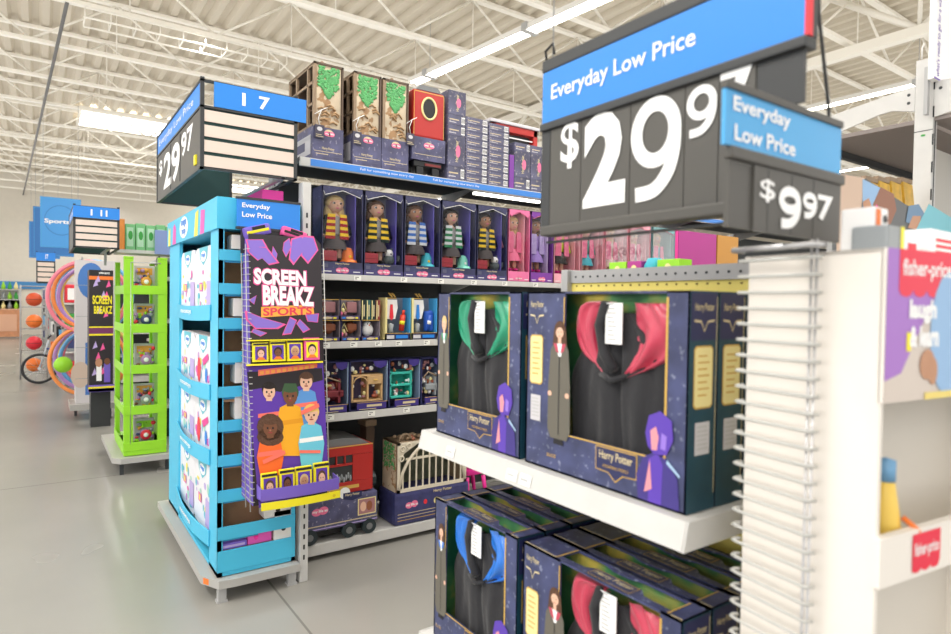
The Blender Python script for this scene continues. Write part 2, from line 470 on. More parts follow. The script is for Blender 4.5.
# price labels on the shelf edges
labm = mat('price_label', (246, 246, 240), .5)
def shelf_labels(xf, rows, parent_list):
    for (z, ys) in rows:
        F_ = FX(xf+.0005, 0, z)
        for y in ys:
            mb = MB(); mb.fr(F_, y, -.034, y+.045, -.006, labm); mb.fr(F_, y+.006, -.016, y+.03, -.012, ink, .0016); mb.fr(F_, y+.006, -.026, y+.018, -.022, ink, .0016)
            mb.build('price_label', parent_list[z])
shs = {}
for ch in g2.children:
    if ch.name.startswith('shelf'):
        zz = max(v.co.z for v in ch.data.vertices)
        shs[round(zz, 3)] = ch
shelf_labels(-3.42, [(.842, [1.36, 1.62, 1.86, 2.3]), (1.262, [1.33, 1.5, 1.66, 1.8, 2.0, 2.4]), (1.655, [1.28, 1.52, 1.83, 2.1, 2.36, 2.62, 2.9])], shs)
mb = MB(); F_ = FX(-3.415, 0, 2.302)
for y in (1.55, 2.05, 3.2): mb.ft(F_, 'Fall for something new every day', y, -.034, .36, .018, wtext)
mb.build('price_strip_lettering', shs[2.302])
mb = MB(); mb.box((-3.62, 2.5, 2.262), (-3.59, 3.1, 2.278), mat('led_strip', (255, 252, 240), .5, emit=5)); mb.build('light_strip', shs[2.302])
# end frame post of that shelving, beside the blue tower
mb = MB(); mb.box((-3.27, 1.13, 0), (-3.2, 1.175, 2.12), shelfm, .004)
for k in range(34): mb.box((-3.2, 1.148, .12+k*.055), (-3.1985, 1.157, .145+k*.055), black)
tag(mb.build('shelf_post'), 'slotted light grey post at the end of the doll shelving', 'post')

# ---- near gondola (low) and its robe endcap
r = thing('low_shelving_unit', 'low grey shelving behind the costume boxes, yellow board at top', 'shelf', (-.97, 1.36, 0))
mb = MB(); mb.box((-1.46, 1.4, .1), (-.5, 1.43, 1.568), mat('yellow_price_board', (244, 226, 120), .5))
mb.box((-1.46, 1.395, 1.568), (-.5, 1.43, 1.607), greym)
for row, nn in ((1.568, 30),):
    for i in range(nn): mb.box((-1.44+i*.0315, 1.3935, row+.016), (-1.434+i*.0315, 1.3951, row+.022), dgrey)
for i in range(30): mb.box((-1.44+i*.0315, 1.3985, 1.556), (-1.434+i*.0315, 1.4001, 1.561), mat('peg_hole', (150, 130, 60), .6))
mb.build('back_panel', r)
mb = MB(); mb.box((-1.49, 1.38, 0), (-1.46, 1.44, 1.61), greym, .003)
for k in range(14): mb.box((-1.481, 1.3785, .15+k*.1), (-1.469, 1.3801, .2+k*.1), black)
mb.build('upright', r)
mb = MB(); mb.box((-.5, 1.38, 0), (-.47, 1.44, 1.61), greym, .003); mb.build('upright', r)
mb = MB(); mb.box((-1.42, 1.44, .03), (-.5, 2.62, .1), shelfm); mb.build('base_deck', r)
mb = MB(); mb.box((-1.0, 1.44, .1), (-.94, 2.62, 1.555), dgrey); mb.build('centre_panel', r)
for z in (.55, 1.0, 1.56):
    mb = MB(); mb.box((-1.4, 1.44, z-.03), (-.5, 2.62, z), shelfm); mb.build('shelf', r)

r = thing('end_shelf_unit', 'grey end shelf unit in the foreground holding the costume boxes', 'shelf', (-1.12, .95, 0))
for z in (.52, 1.122):
    mb = MB(); mb.box((-1.584, .931, z-.02), (-.671, 1.353, z-.0005), shelfm)
    mb.prism([(-1.585, .928, z-.0003), (-1.585, .915, z-.0515), (-1.585, .93, z-.0515), (-1.585, .94, z-.0003)], (.915, 0, 0), shelfm)
    mb.prism([(-.665, .915, z-.052), (-.665, 1.2, z-.052), (-.665, 1.355, z-.01), (-.665, 1.355, z), (-.665, .928, z)], (-.004, 0, 0), shelfm)
    mb.prism([(-1.59, .915, z-.052), (-1.59, 1.2, z-.052), (-1.59, 1.355, z-.01), (-1.59, 1.355, z), (-1.59, .928, z)], (.004, 0, 0), shelfm)
    s_ = mb.build('shelf', r)
    F_ = Face((-1.59, .9145, z-.05), (1, 0, 0), (0, .013, .052))
    for x in (.15, .42, .47):
        q = MB(); q.fr(F_, x, .008, x+.04, .034, labm, .001); q.fr(F_, x+.004, .018, x+.03, .023, mat('label_grey', (190, 190, 190)), .002)
        q.build('price_label', s_)
mb = MB(); mb.box((-1.59, .92, .02), (-.665, 1.355, .12), shelfm, .004); mb.build('base_deck', r)

# ================================================================== COSTUME BOXES
def inner():
    k = mat('box_inner_print', (120, 120, 50), .6)
    nt = k.node_tree; b = nt.nodes['Principled BSDF']; tc = nt.nodes.new('ShaderNodeTexCoord')
    n = nt.nodes.new('ShaderNodeTexNoise'); n.inputs['Scale'].default_value = 7; n.inputs['Detail'].default_value = 3
    r_ = nt.nodes.new('ShaderNodeValToRGB'); e = r_.color_ramp.elements
    e[0].position = .36; e[0].color = (*lin((20, 96, 70)), 1); e[1].position = .62; e[1].color = (*lin((176, 160, 70)), 1)
    x = e.new(.5); x.color = (*lin((72, 130, 78)), 1)
    nt.links.new(tc.outputs['Object'], n.inputs['Vector']); nt.links.new(n.outputs['Fac'], r_.inputs['Fac']); nt.links.new(r_.outputs['Color'], b.inputs['Base Color'])
    return k
inner_m = inner()
ochre = mat('box_inner_ochre', (140, 112, 44), .7, var=.2, scale=14)
robem = mat('black_robe_cloth', (38, 38, 42), .85, sheen=.15, bump=.25, scale=40)
figrobe = mat('printed_robe_grey', (104, 100, 90), .6)
LIN = {'red': mat('red_satin', (196, 44, 78), .3, sheen=.3, spec=.8), 'green': mat('green_satin', (22, 150, 112), .3, spec=.8),
       'blue': mat('blue_satin', (36, 120, 220), .3, spec=.8), 'yellow': mat('yellow_satin', (214, 190, 60), .3, spec=.8)}
def loft(mb, A, B, mt, nu=10, bulge=.02, fold=.004, ph=0.0, nw=14):
    """satin strip between boundary polylines A and B (lists of (x,z)), bulging towards -y"""
    def samp(P_, t):
        t *= len(P_)-1; i = min(int(t), len(P_)-2); f = t-i
        p0 = P_[max(i-1, 0)]; p1 = P_[i]; p2 = P_[i+1]; p3 = P_[min(i+2, len(P_)-1)]
        return tuple(.5*((2*b)+(-a+c)*f+(2*a-5*b+4*c-d)*f*f+(-a+3*b-3*c+d)*f**3) for a, b, c, d in zip(p0, p1, p2, p3))
    vs = []; fs = []
    for i in range(nw+1):
        t = i/nw; a = samp(A, t); b = samp(B, t)
        for j in range(nu+1):
            u = j/nu; x = a[0]*(1-u)+b[0]*u; z = a[1]*(1-u)+b[1]*u
            yy = -bulge*math.sin(PI*u)**.6*(.55+.45*math.sin(PI*min(1, t+.15))) + fold*math.sin(9*u+5*t+ph)+fold*.7*math.sin(17*u-7*t+ph*2)
            vs.append((x, yy, z))
    for i in range(nw):
        for j in range(nu):
            k = i*(nu+1)+j; fs.append((k, k+1, k+nu+2, k+nu+1))
    return mb.add(vs, fs, mt, True)
def robe_box(name_label, x, y, z, colour, panel, group, hair=hairn):
    w = .452 if panel else .385; d = .084; h = .405
    ox = .067 if panel else 0.0
    r = thing('costume_box', name_label, 'costume box', (x, y, z), group)
    wl, wr, wb, wt = ox+.062, ox+.335, .09, h-.012
    t = .004
    mb = MB()
    mb.box((0, 0, 0), (w, d, t), navy); mb.box((0, d-t, 0), (w, d, h), navy)
    mb.box((t, d-t-.001, t), (w-t, d-t, h), inner_m)
    mb.box((0, 0, 0), (t, d, h), navy); mb.box((w-t, 0, 0), (w, d, h), navy)
    mb.box((t, 0, 0), (t+.001, d, h), inner_m); mb.box((w-t-.001, t, 0), (w-t, d, h), ochre)
    mb.box((0, 0, 0), (wl, t, h), navy); mb.box((wr, 0, 0), (w, t, h), navy); mb.box((wl, 0, 0), (wr, t, wb), navy)
    # top: side lands, back land and scalloped front land
    mb.box((0, 0, h-t), (wl-.015, d, h), navy); mb.box((wr+.01, 0, h-t), (w, d, h), navy)
    mb.prism([(wl-.015, d, h-t), (wr+.01, d, h-t), (wr+.01, d-.012, h-t), (wr-.1, d-.012, h-t), (wr-.13, d-.022, h-t), (wl+.1, d-.022, h-t), (wl+.07, d-.012, h-t), (wl-.015, d-.012, h-t)], (0, 0, t), navy)
    mid = (wl+wr)/2
    fl = [(wl-.015, 0), (mid-.07, 0), (mid-.05, -.001), (mid, -.002), (mid+.05, -.001), (mid+.07, 0), (wr+.01, 0), (wr+.01, .02), (mid+.08, .022), (mid+.06, .04), (mid-.06, .04), (mid-.08, .022), (wl-.015, .02)]
    mb.prism([(a, b, h-t) for a, b in fl], (0, 0, t), navy)
    # pale cut edges and gold keylines
    Ff = FY(0, 0, 0); Ft = Face((0, 0, h), (1, 0, 0), (0, 1, 0))
    g_ = .003
    mb.fr(Ff, wl-g_, wb-g_, wl, wt, gold); mb.fr(Ff, wr, wb-g_, wr+g_*1.6, wt, gold); mb.fr(Ff, wl, wb-g_, wr, wb, gold)
    mb.fr(Ft, .004, .003, wl-.02, .006, gold2); mb.fr(Ft, wr+.02, .003, w-.004, .006, gold2)
    mb.fr(Ft, wl-.02, .004, wl-.016, d-.01, gold); mb.fr(Ft, wr+.012, .004, wr+.015, d-.01, gold)
    mb.ft(Ft, 'Harry Potter', mid-.05, .012, .1, .02, gold2, bold=.01)
    mb.ring(Ft, mid-.058, .004, mid+.058, .037, .0015, gold)
    # crest with the title, lower front
    cx_ = mid+.02
    mb.fp(Ff, [(cx_-.055, .085), (cx_+.055, .085), (cx_+.055, .036), (cx_+.02, .034), (cx_, .018), (cx_-.02, .034), (cx_-.055, .036)], gold, .001)
    mb.fp(Ff, [(cx_-.053, .083), (cx_+.053, .083), (cx_+.053, .038), (cx_+.019, .036), (cx_, .021), (cx_-.019, .036), (cx_-.053, .038)], navyd, .0014)
    mb.ft(Ff, 'Harry Potter', cx_-.044, .056, .088, .022, gold2, .002, bold=.015)
    mb.ft(Ff, 'WIZARDING WORLD', cx_-.034, .044, .068, .006, gold, .002)
    mb.ft(Ff, 'DELUXE ROBE', ox+.012, .03, .03, .008, gold, .0015)
    # violet abstract artwork, lower right
    ax = wr-.012
    A1 = mat('violet_art', (92, 62, 176), .5); A2 = mat('indigo_art', (64, 52, 130), .5); A3 = mat('rose_art', (226, 150, 160), .5); A4 = mat('lilac_art', (150, 120, 216), .5)
    mb.fp(Ff, [(ax-.045, .004), (ax-.05, .05), (ax-.035, .085), (ax-.01, .1), (ax+.02, .092), (ax+.045, .06), (ax+.05, .004)], A2, .0021)
    mb.fp(Ff, [(ax-.02, .004), (ax-.022, .085), (ax, .1), (ax+.012, .08), (ax+.01, .004)], A1, .0024)
    mb.fp(Ff, [(ax-.03, .135), (ax-.022, .168), (ax+.004, .18), (ax+.03, .165), (ax+.034, .13), (ax+.02, .1), (ax-.008, .096), (ax-.024, .11)], A1, .0024)
    mb.fp(Ff, [(ax-.018, .14), (ax-.005, .15), (ax+.002, .13), (ax-.002, .105), (ax-.014, .104)], A3, .0028)
    mb.fp(Ff, [(ax+.008, .14), (ax+.02, .135), (ax+.018, .108), (ax+.006, .11)], A4, .0028)
    mb.fp(Ff, [(ax-.03, .02), (ax-.018, .085), (ax-.012, .03)], A3, .0028)
    mb.fp(Ff, [(ax+.02, .085), (ax+.05, .064), (ax+.05, .069), (ax+.022, .092)], mat('pale_blue_art', (170, 200, 230), .5), .0028)
    # side panel graphics (both side and optional front panel)
    def panelprint(Fp, u0, pw):
        c = u0+pw/2
        mb.ft(Fp, 'Harry Potter', c-pw*.34, h-.04, pw*.68, .018, gold2, .0016, bold=.012)
        pts = [(c-pw*.36, h-.052), (c-pw*.12, h-.054), (c-pw*.06, h-.062), (c, h-.072), (c+pw*.06, h-.062), (c+pw*.12, h-.054), (c+pw*.36, h-.052)]
        mb.fp(Fp, pts+[(a, b-.004) for a, b in pts[::-1]], gold2, .0016)
        def oct_(a, b, c1, d1, k): return [(a+k, b), (c1-k, b), (c1, b+k), (c1, d1-k), (c1-k, d1), (a+k, d1), (a, d1-k), (a, b+k)]
        mb.fp(Fp, oct_(c-pw*.34, h-.215, c+pw*.34, h-.1, .006), gold, .0012); mb.fp(Fp, oct_(c-pw*.31, h-.212, c+pw*.31, h-.103, .005), cream, .0016)
        for k in range(7): mb.fr(Fp, c-pw*.2, h-.12-k*.012, c+pw*(.2 if k % 2 else .12), h-.117-k*.012, gold, .002)
        mb.fr(Fp, c-pw*.26, h-.3, c+pw*.26, h-.24, mat('grey_white_label', (206, 204, 208), .5), .0016)
        for k in range(6): mb.fr(Fp, c-pw*.2, h-.29+k*.008, c+pw*(.2-.02*(k % 3)), h-.287+k*.008, mat('label_grey', (160, 160, 160)), .002)
    if panel: panelprint(Ff, .004, .066)
    Fs = FX(w, 0, 0)
    mb.fr(Fs, 0, 0, d, h, teal_side, .0006); mb.fr(Fs, .003, h-.09, d-.003, h-.003, navyd, .0009)
    panelprint(Fs, 0, d); mb.fr(Fs, d-.005, .03, d-.003, h-.01, gold2, .0012)
    mb.build('carton', r, loc=(0, 0, 0))
    # printed die-cut figure in a robe at the window edge
    q = MB(); fx = ox+(.05 if panel else .04); Fg = FY(-.0015, fx, 0)
    B = h-.33; HU = 1.65 if panel else 1.35; Fg.U = Fg.U*HU
    q.fp(Fg, [(-.016, B), (.016, B), (.022, B+.02), (.021, B+.12), (.017, B+.2), (.011, B+.215), (-.011, B+.215), (-.018, B+.2), (-.022, B+.12), (-.022, B+.02)], figrobe, .001)
    q.fp(Fg, [(-.01, B-.012), (.01, B-.012), (.008, B+.002), (-.008, B+.002)], ink, .0008)
    q.fp(Fg, [(-.008, B+.214), (.008, B+.214), (.003, B+.185), (-.002, B+.185)], wtext, .0014)
    q.fp(Fg, [(-.012, B+.214), (-.005, B+.214), (-.001, B+.192), (-.007, B+.197)], LIN[colour], .0018); q.fp(Fg, [(.005, B+.214), (.012, B+.214), (.008, B+.197), (.002, B+.192)], LIN[colour], .0018)
    q.fc(Fg, 0, B+.243, .0115 if hair is hairn else .01, .022, hair, .0012); 
    if hair is hairn: q.fp(Fg, [(-.0115, B+.245), (.0115, B+.245), (.014, B+.21), (-.014, B+.21)], hair, .0011)
    q.fc(Fg, 0, B+.238, .0075, .0125, skin1, .0018); q.fr(Fg, -.003, B+.214, .003, B+.228, skin1, .0016)
    q.fc(Fg, -.018, B+.1, .004, .006, skin1, .0018); q.fc(Fg, .016, B+.1, .004, .006, skin1, .0018)
    q.fr(Fg, -.0008, B+.01, .0008, B+.185, ink, .0016)
    for e in (-.003, .003): q.fc(Fg, e, B+.24, .0009, .001, ink, .0022, 8)
    q.fr(Fg, -.002, B+.2305, .002, B+.2315, mat('art_mouth', (150, 60, 60)), .0022)
    q.build('printed_figure', r, loc=(0, 0, 0))
    # the folded robe
    wx = wr-wl; X = lambda a: wl-.02+a*(wx+.045); Z = lambda b: .012+b*(h-.03)
    q = MB(); vs = []; fs = []; nu, nv = 34, 26
    for j in range(nv+1):
        b = j/nv
        hw = .5 if b < .55 else .5-.42*max(0, (b-.55)/.45)**1.6
        for i in range(nu+1):
            a = -1+2*i/nu
            s_ = math.sin(11*a+3*b)*.004+math.sin(23*a-6*b)*.002+.004*math.sin(5*a*b+9*b)
            yy = .042-.02*math.cos(a*PI/2)**.5+s_*(1.1-b*.5)+(.012 if abs(a) < .04 else 0)
            vs.append((X(.5+a*hw), yy, Z(b*.93)))
    for j in range(nv):
        for i in range(nu):
            k = j*(nu+1)+i; fs.append((k, k+1, k+nu+2, k+nu+1))
    q.add(vs, fs, robem, True)
    q.tube([(X(.42), .01, Z(.985)), (X(.36), .012, Z(.86)), (X(.4), .014, Z(.7)), (X(.5), .008, Z(.62))], .012, robem, 8)
    rb = q.build('robe', r, loc=(0, 0, 0))
    q = MB(); Mo = Matrix.Translation((0, .032, 0)); q.M = Mo
    loft(q, [(X(.44), Z(.99)), (X(.15), Z(.985)), (X(.1), Z(.86)), (X(.16), Z(.7)), (X(.36), Z(.6))], [(X(.46), Z(.97)), (X(.37), Z(.95)), (X(.3), Z(.84)), (X(.33), Z(.7)), (X(.4), Z(.585))], LIN[colour], ph=1)
    loft(q, [(X(.6), Z(.985)), (X(.63), Z(.85)), (X(.58), Z(.7)), (X(.52), Z(.57))], [(X(.9), Z(.985)), (X(1.02), Z(.88)), (X(.92), Z(.72)), (X(.56), Z(.575))], LIN[colour], nu=16, bulge=.018, fold=.005, ph=4)
    q.build('hood_lining', rb, loc=(0, 0, 0))
    q = MB(); q.tube([(X(.36), .018, Z(.585)), (X(.47), .01, Z(.56)), (X(.58), .016, Z(.59))], .006, robem, 8); q.ell((X(.47), .012, Z(.56)), (.009, .006, .007), robem); q.build('clasp', rb, loc=(0, 0, 0))
    q = MB(); q.box((X(.42), .008, Z(.76)), (X(.56), .01, Z(.985)), wtext)
    Fg = FY(.008, X(.42), Z(.76))
    for k in range(9): q.fr(Fg, .006, .008+k*.009, .03-(k % 3)*.004, .011+k*.009, mat('label_grey', (170, 170, 170)), .0006)
    q.build('hang_tag', rb, loc=(0, 0, 0))
    return r
ZU = 1.123
a = robe_box('costume box with green-lined black robe, front left of the upper end shelf', -1.548, .952, ZU, 'green', False, 'costume boxes on the upper shelf', hairb)
b = robe_box('costume box with red-lined black robe, front right of the upper end shelf', -1.142, .952, ZU, 'red', True, 'costume boxes on the upper shelf')
for k in (1, 2, 3):
    where = ('directly', 'second', 'third')[k-1]
    dup(a, (-1.548, .952+.088*k, ZU), 'navy costume box %s behind the green-robe box on the upper end shelf' % where)
    dup(b, (-1.142, .952+.088*k, ZU), 'navy costume box %s behind the red-robe box on the upper end shelf' % where)
ZL = .523
c = robe_box('costume box with bright blue robe lining, front left of the lower end shelf', -1.548, .952, ZL, 'blue', False, 'costume boxes on the lower shelf', hairn)
d = robe_box('costume box with red robe lining, front right of the lower end shelf', -1.142, .952, ZL, 'red', True, 'costume boxes on the lower shelf')
e_ = robe_box('costume box with yellow robe lining seen from above, second in the lower right row', -1.142, 1.042, ZL, 'yellow', True, 'costume boxes on the lower shelf')
f_ = robe_box('costume box with green robe lining seen from above, third in the lower right row', -1.142, 1.132, ZL, 'green', True, 'costume boxes on the lower shelf')
dup(c, (-1.548, 1.042, ZL), 'costume box with blue lining, second in the lower left row')
g_ = robe_box('costume box with yellow lining, third in the lower left row', -1.548, 1.132, ZL, 'yellow', False, 'costume boxes on the lower shelf')
dup(g_, (-1.548, 1.222, ZL), 'costume box with yellow lining, rearmost in the lower left row')
dup(e_, (-1.142, 1.222, ZL), 'costume box with yellow lining, rearmost in the lower right row')

# ================================================================== LARGE PRICE SIGN
r = thing('price_sign', 'large blue and charcoal price sign reading $29.97 above the costume boxes', 'price sign', (-.78, .95, 1.64))
Y0 = .935
mb = MB()
mb.box((-1.085, Y0, 2.022), (-.485, Y0+.03, 2.05), signdark, .004); mb.box((-1.085, Y0-.004, 1.89), (-.485, Y0+.03, 1.907), signdark, .003)
mb.box((-1.085, Y0+.004, 1.66), (-1.055, Y0+.03, 1.9), signdark); mb.box((-1.07, Y0-.012, 1.652), (-.56, Y0+.03, 1.674), signgrey, .004)
mb.box((-1.06, Y0+.0, 1.636), (-.58, Y0+.01, 1.641), black)
mb.box((-1.085, Y0+.012, 1.907), (-.485, Y0+.03, 2.022), signdark)
mb.tube([(-1.08, Y0+.01, 2.05), (-1.085, Y0+.01, 2.075), (-1.06, Y0+.01, 2.085), (-1.055, Y0+.01, 2.06)], .003, black)
mb.build('frame', r)
mb = MB(); mb.box((-1.083, Y0+.002, 1.907), (-.49, Y0+.012, 2.022), blue); F_ = FY(Y0+.002, 0, 0)
x0 = at(551, 100, 'y', Y0).x; x1 = at(695, 50, 'y', Y0).x
mb.ft(F_, 'Everyday Low Price', x0, 1.945, x1-x0, .043, wtext, bold=.012)
mb.box((-.49, Y0+.001, 1.907), (-.484, Y0+.014, 2.03), redp)
mb.build('header_panel', r)
mb = MB()
tiles = [(-1.055, -1.0), (-.998, -.885), (-.883, -.735), (-.733, -.665), (-.663, -.59), (-.588, -.487)]
tx = [at(p, 180, 'y', Y0).x for p in (548, 579, 628, 682, 716, 752, 800)]
for i in range(6): mb.box((tx[i]+.001, Y0+.006-(.002 if i < 5 else 0), 1.675 if i < 4 else 1.81), (min(tx[i+1], 9)-.001, Y0+.012, 1.889), signgrey if i < 5 else signdark)
mb.box((tx[4]+.001, Y0+.004, 1.675), (-.54, Y0+.012, 1.81), signgrey)
F_ = FY(Y0+.0035, 0, 0)
def yfit(txt, px0, px1, z0, z1, bold=.03):
    xa = at(px0, 150, 'y', Y0).x; xb = at(px1, 150, 'y', Y0).x; (mb.nine(F_, xa, z0, xb-xa, z1-z0, wtext) if txt == '9' else mb.ft(F_, txt, xa, z0, xb-xa, z1-z0, wtext, bold=bold*1.6))
yfit('$', 560, 578, at(570, 168, 'y', Y0).z, at(570, 120, 'y', Y0).z, .01)
yfit('2', 583, 625, at(600, 206, 'y', Y0).z, at(600, 112, 'y', Y0).z)
yfit('9', 630, 680, at(655, 201, 'y', Y0).z, at(655, 96, 'y', Y0).z)
yfit('9', 685, 715, at(700, 136, 'y', Y0).z, at(700, 85, 'y', Y0).z)
yfit('7', 718, 752, at(735, 122, 'y', Y0).z, at(735, 62, 'y', Y0).z)
mb.build('price_board', r)
for x in (-1.065, -.52):
    mb = MB(); mb.tube([(x, Y0+.015, 2.05), (x, Y0+.015, 6.36)], .0016, greym, 5); mb.build('hanging_cord', r)

# ================================================================== WIRE RACK AND TOY STAND, FOREGROUND RIGHT
r = thing('toy_stand', 'white cardboard toy display stand in the right foreground', 'display stand', (-.373, .934, 0))
cardw = mat('stand_white_card', (236, 230, 222), .6)
mb = MB()
mb.box((-.212, 0, 0), (0, .008, 1.583), cardw)                # face to the alley
mb.box((-.212, .008, 0), (-.204, .41, 1.583), cardw)
mb.box((-.1, .008, 0), (-.095, .41, 1.4), mat('stand_inner_card', (214, 208, 198), .7))
mb.box((-.212, .402, 0), (0, .41, 1.583), cardw)
for z in (1.13, .72, .3): mb.box((-.22, .008, z-.006), (-.004, .41, z), cardw)
mb.box((-.22, .0, 1.577), (0, .41, 1.583), cardw)
mb.box((-.1, .17, .3), (-.012, .36, .66), cardw); 
mb.build('carcass', r, loc=(0, 0, 0))
mb = MB(); mb.box((-.004, 0, 1.372), (.004, .41, 1.583), cardw); F_ = FX(.004, 0, 1.372)
mb.fr(F_, 0, 0, .41, .211, mat('header_photo_beige', (212, 200, 190), .5), .0006)
mb.fp(F_, [(0, 0.03), (.0, .211), (.41, .211), (.41, .15), (.1, .12), (.04, .04)], mat('header_violet', (168, 118, 200), .5), .001)
pf = mat('logo_red', (232, 40, 70), .45)
sc = [(.028, .211), (.028, .165)]
for k in range(4):
    sc += [(.028+.035*k+.0175*(1+math.sin(-PI/2+PI*j/4))*1.0, .155-.01*math.sin(PI*j/4)) for j in range(5)]
sc += [(.17, .165), (.17, .211)]
mb.fp(F_, sc, pf, .0015)
mb.ft(F_, 'fisher-price', .036, .168, .126, .03, wtext, .002, bold=.02)
mb.ft(F_, 'laugh', .055, .108, .07, .034, wtext, .002, bold=.05); mb.ft(F_, '& learn', .058, .075, .075, .03, wtext, .002, bold=.05)
mb.fr(F_, .05, .07, .062, .096, yell, .0018)
mb.fc(F_, .16, .094, .05, .09, mat('shirt_pale_blue', (150, 186, 224), .6), .0018, 18)
mb.fc(F_, .105, .05, .02, .022, skin2, .002); mb.fc(F_, .12, .04, .012, .02, skin2, .0022)
mb.fr(F_, .1, .0, .3, .01, mat('header_yellow', (236, 214, 120), .5), .002)
mb.build('header_panel', r, loc=(0, 0, 0))
for z in (1.12, .68):
    mb = MB(); mb.box((-.004, -.003, z), (.008, .41, z+.068), cardw); F_ = FX(.008, 0, z)
    sc = [(.075, .062), (.075, .018)]
    for k in range(3): sc += [(.075+.024*k+.012*(1+math.sin(-PI/2+PI*j/4)), .012-.006*math.sin(PI*j/4)) for j in range(5)]
    sc += [(.149, .018), (.149, .062)]
    mb.fp(F_, sc, pf, .001); mb.ft(F_, 'fisher-price', .08, .025, .063, .024, wtext, .0016, bold=.02)
    mb.build('shelf_strip', r, loc=(0, 0, 0))
r.rotation_euler = (0, 0, math.radians(-7))
ry = Matrix.Rotation(math.radians(-7), 4, 'Z')
def loc7(x, y, z): return Vector((-.373, .934, 0))+ry @ Vector((x, y, z))
def toy(label, cat, x, y, z, parts, name):
    t = thing(name, label, cat, loc7(x, y, z))
    for nm, fn in parts:
        q = MB(); fn(q); q.build(nm, t, loc=(0, 0, 0))
    t.rotation_euler = (0, 0, math.radians(-7)); return t
for zz, lab in ((1.13, 'small yellow and blue bottle toy on the upper shelf of the white stand'), (.72, 'small yellow and blue bottle toy on the lower shelf of the white stand')):
    toy(lab, 'toy', -.03, .075, zz, [
        ('body', lambda q: q.lathe((0, 0, 0), [(0, 0), (.022, 0), (.024, .03), (.018, .08), (.012, .12), (0, .125)], mat('toy_yellow', (236, 200, 90), .4))),
        ('cap', lambda q: q.lathe((0, 0, .12), [(0, 0), (.013, 0), (.013, .03), (0, .034)], mat('toy_blue', (110, 160, 200), .4))),
        ('handle', lambda q: q.tube([(.02, .01, .07), (.035, .02, .055), (.035, .02, .03), (.02, .01, .02)], .004, orange))], 'bottle_toy')

r = thing('wire_rack', 'grey wire rack hung on the white toy stand beside the costume boxes', 'wire rack', loc7(-.16, -.02, 0))
r.rotation_euler = (0, 0, math.radians(-7))
mb = MB()
for x in (.07, .078): mb.tube([(x, 0, .02), (x, 0, 1.6)], .0022, steel, 6)
mb.build('upright_wire', r, loc=(0, 0, 0))
mb = MB(); z = .05
while z < 1.58:
    mb.tube([(-.05, .012, z), (-.054, .004, z), (-.052, -.004, z), (-.042, -.006, z), (.078, -.008, z), (.084, .004, z)], .0028, wwire, 6); z += .0254
mb.build('cross_wire', r, loc=(0, 0, 0))
mb = MB(); mb.tube([(-.06, -.01, 1.592), (.08, -.01, 1.592)], .0045, steel, 8); mb.tube([(-.06, -.01, 1.592), (-.06, .016, 1.592)], .0045, steel, 8); mb.tube([(.08, -.01, 1.592), (.08, .016, 1.592)], .0045, steel, 8)
mb.build('top_rail', r, loc=(0, 0, 0))

# small price sign 9.97, end-on above the rack
r = thing('price_sign', 'small pale blue and charcoal price sign reading $9.97 above the wire rack', 'price sign', (-.5, .9, 1.6))
X0 = -.5; F_ = FX(X0, 0, 0)
mb = MB(); mb.box((X0-.008, .755, 1.795), (X0+.004, 1.08, 1.806), signgrey, .002); mb.box((X0-.01, .768, 1.703), (X0+.004, 1.09, 1.72), signgrey, .003)
mb.box((X0-.012, .775, 1.61), (X0-.004, 1.085, 1.7), signgrey)
mb.build('frame', r)
mb = MB(); mb.box((X0-.006, .757, 1.72), (X0, 1.08, 1.795), lblue)
ya = at(733, 95, 'x', X0).y; yb = at(779, 110, 'x', X0).y
mb.ft(F_, 'Everyday', ya, 1.762, yb-ya+.03, .026, wtext, bold=.02); mb.ft(F_, 'Low Price', ya+.004, 1.728, yb-ya+.042, .022, wtext, bold=.02)
mb.build('header_panel', r)
mb = MB(); mb.box((X0-.004, .83, 1.608), (X0, 1.083, 1.702), signgrey)
for y in (.865, .93, .995): mb.box((X0, y, 1.61), (X0+.0005, y+.0012, 1.7), signdark)
for t_, a_, b_, z0, z1 in (('$', 759, 774, 1.652, 1.685), ('9', 778, 800, 1.62, 1.682), ('9', 802, 816, 1.64, 1.68), ('7', 817, 832, 1.64, 1.68)):
    p0 = at(a_, 200, 'x', X0).y; p1 = at(b_, 200, 'x', X0).y; (mb.nine(F_, p0, z0, p1-p0, z1-z0, wtext) if t_ == '9' else mb.ft(F_, t_, p0, z0, p1-p0, z1-z0, wtext, bold=.01 if t_ == '$' else .03))
mb.build('price_board', r)
mb = MB(); p = at(829, 108, 'x', -.52); q_ = at(819, 0, 'x', -.52)
mb.tube([(p.x, p.y, 1.8), (p.x, p.y, 1.83), (q_.x, q_.y, 1.98), (q_.x, q_.y-.01, 2.6), (q_.x, q_.y, 6.3)], .003, signdark)
tag(mb.build('hanging_cable'), 'dark cable hanging from the roof to the small price sign', 'cable')
# ================================================================== BLUE DISPLAY TOWER
def prect(mb, ax, v, x0, y0, x1, y1, mt, d=.001):
    """rectangle printed on plane ax=v, from photo corners"""
    a = at(x0, y1, ax, v); b = at(x1, y0, ax, v)
    F_ = FX(v, 0, 0) if ax == 'x' else FY(v, 0, 0)
    u0, u1 = (a.y, b.y) if ax == 'x' else (a.x, b.x)
    mb.fr(F_, u0, a.z, u1, b.z, mt, d)
def ppoly(mb, ax, v, pts, mt, d=.001):
    F_ = FX(v, 0, 0) if ax == 'x' else FY(v, 0, 0)
    mb.fp(F_, [((at(px, py, ax, v).y if ax == 'x' else at(px, py, ax, v).x), at(px, py, ax, v).z) for px, py in pts], mt, d)
TX0, TX1, TY0, TY1 = -4.62, -3.22, .72, 1.11
r = thing('display_tower', 'bright blue cardboard tower display of white toy packs at an aisle end', 'display stand', ((TX0+TX1)/2, .9, .12))
mb = MB()
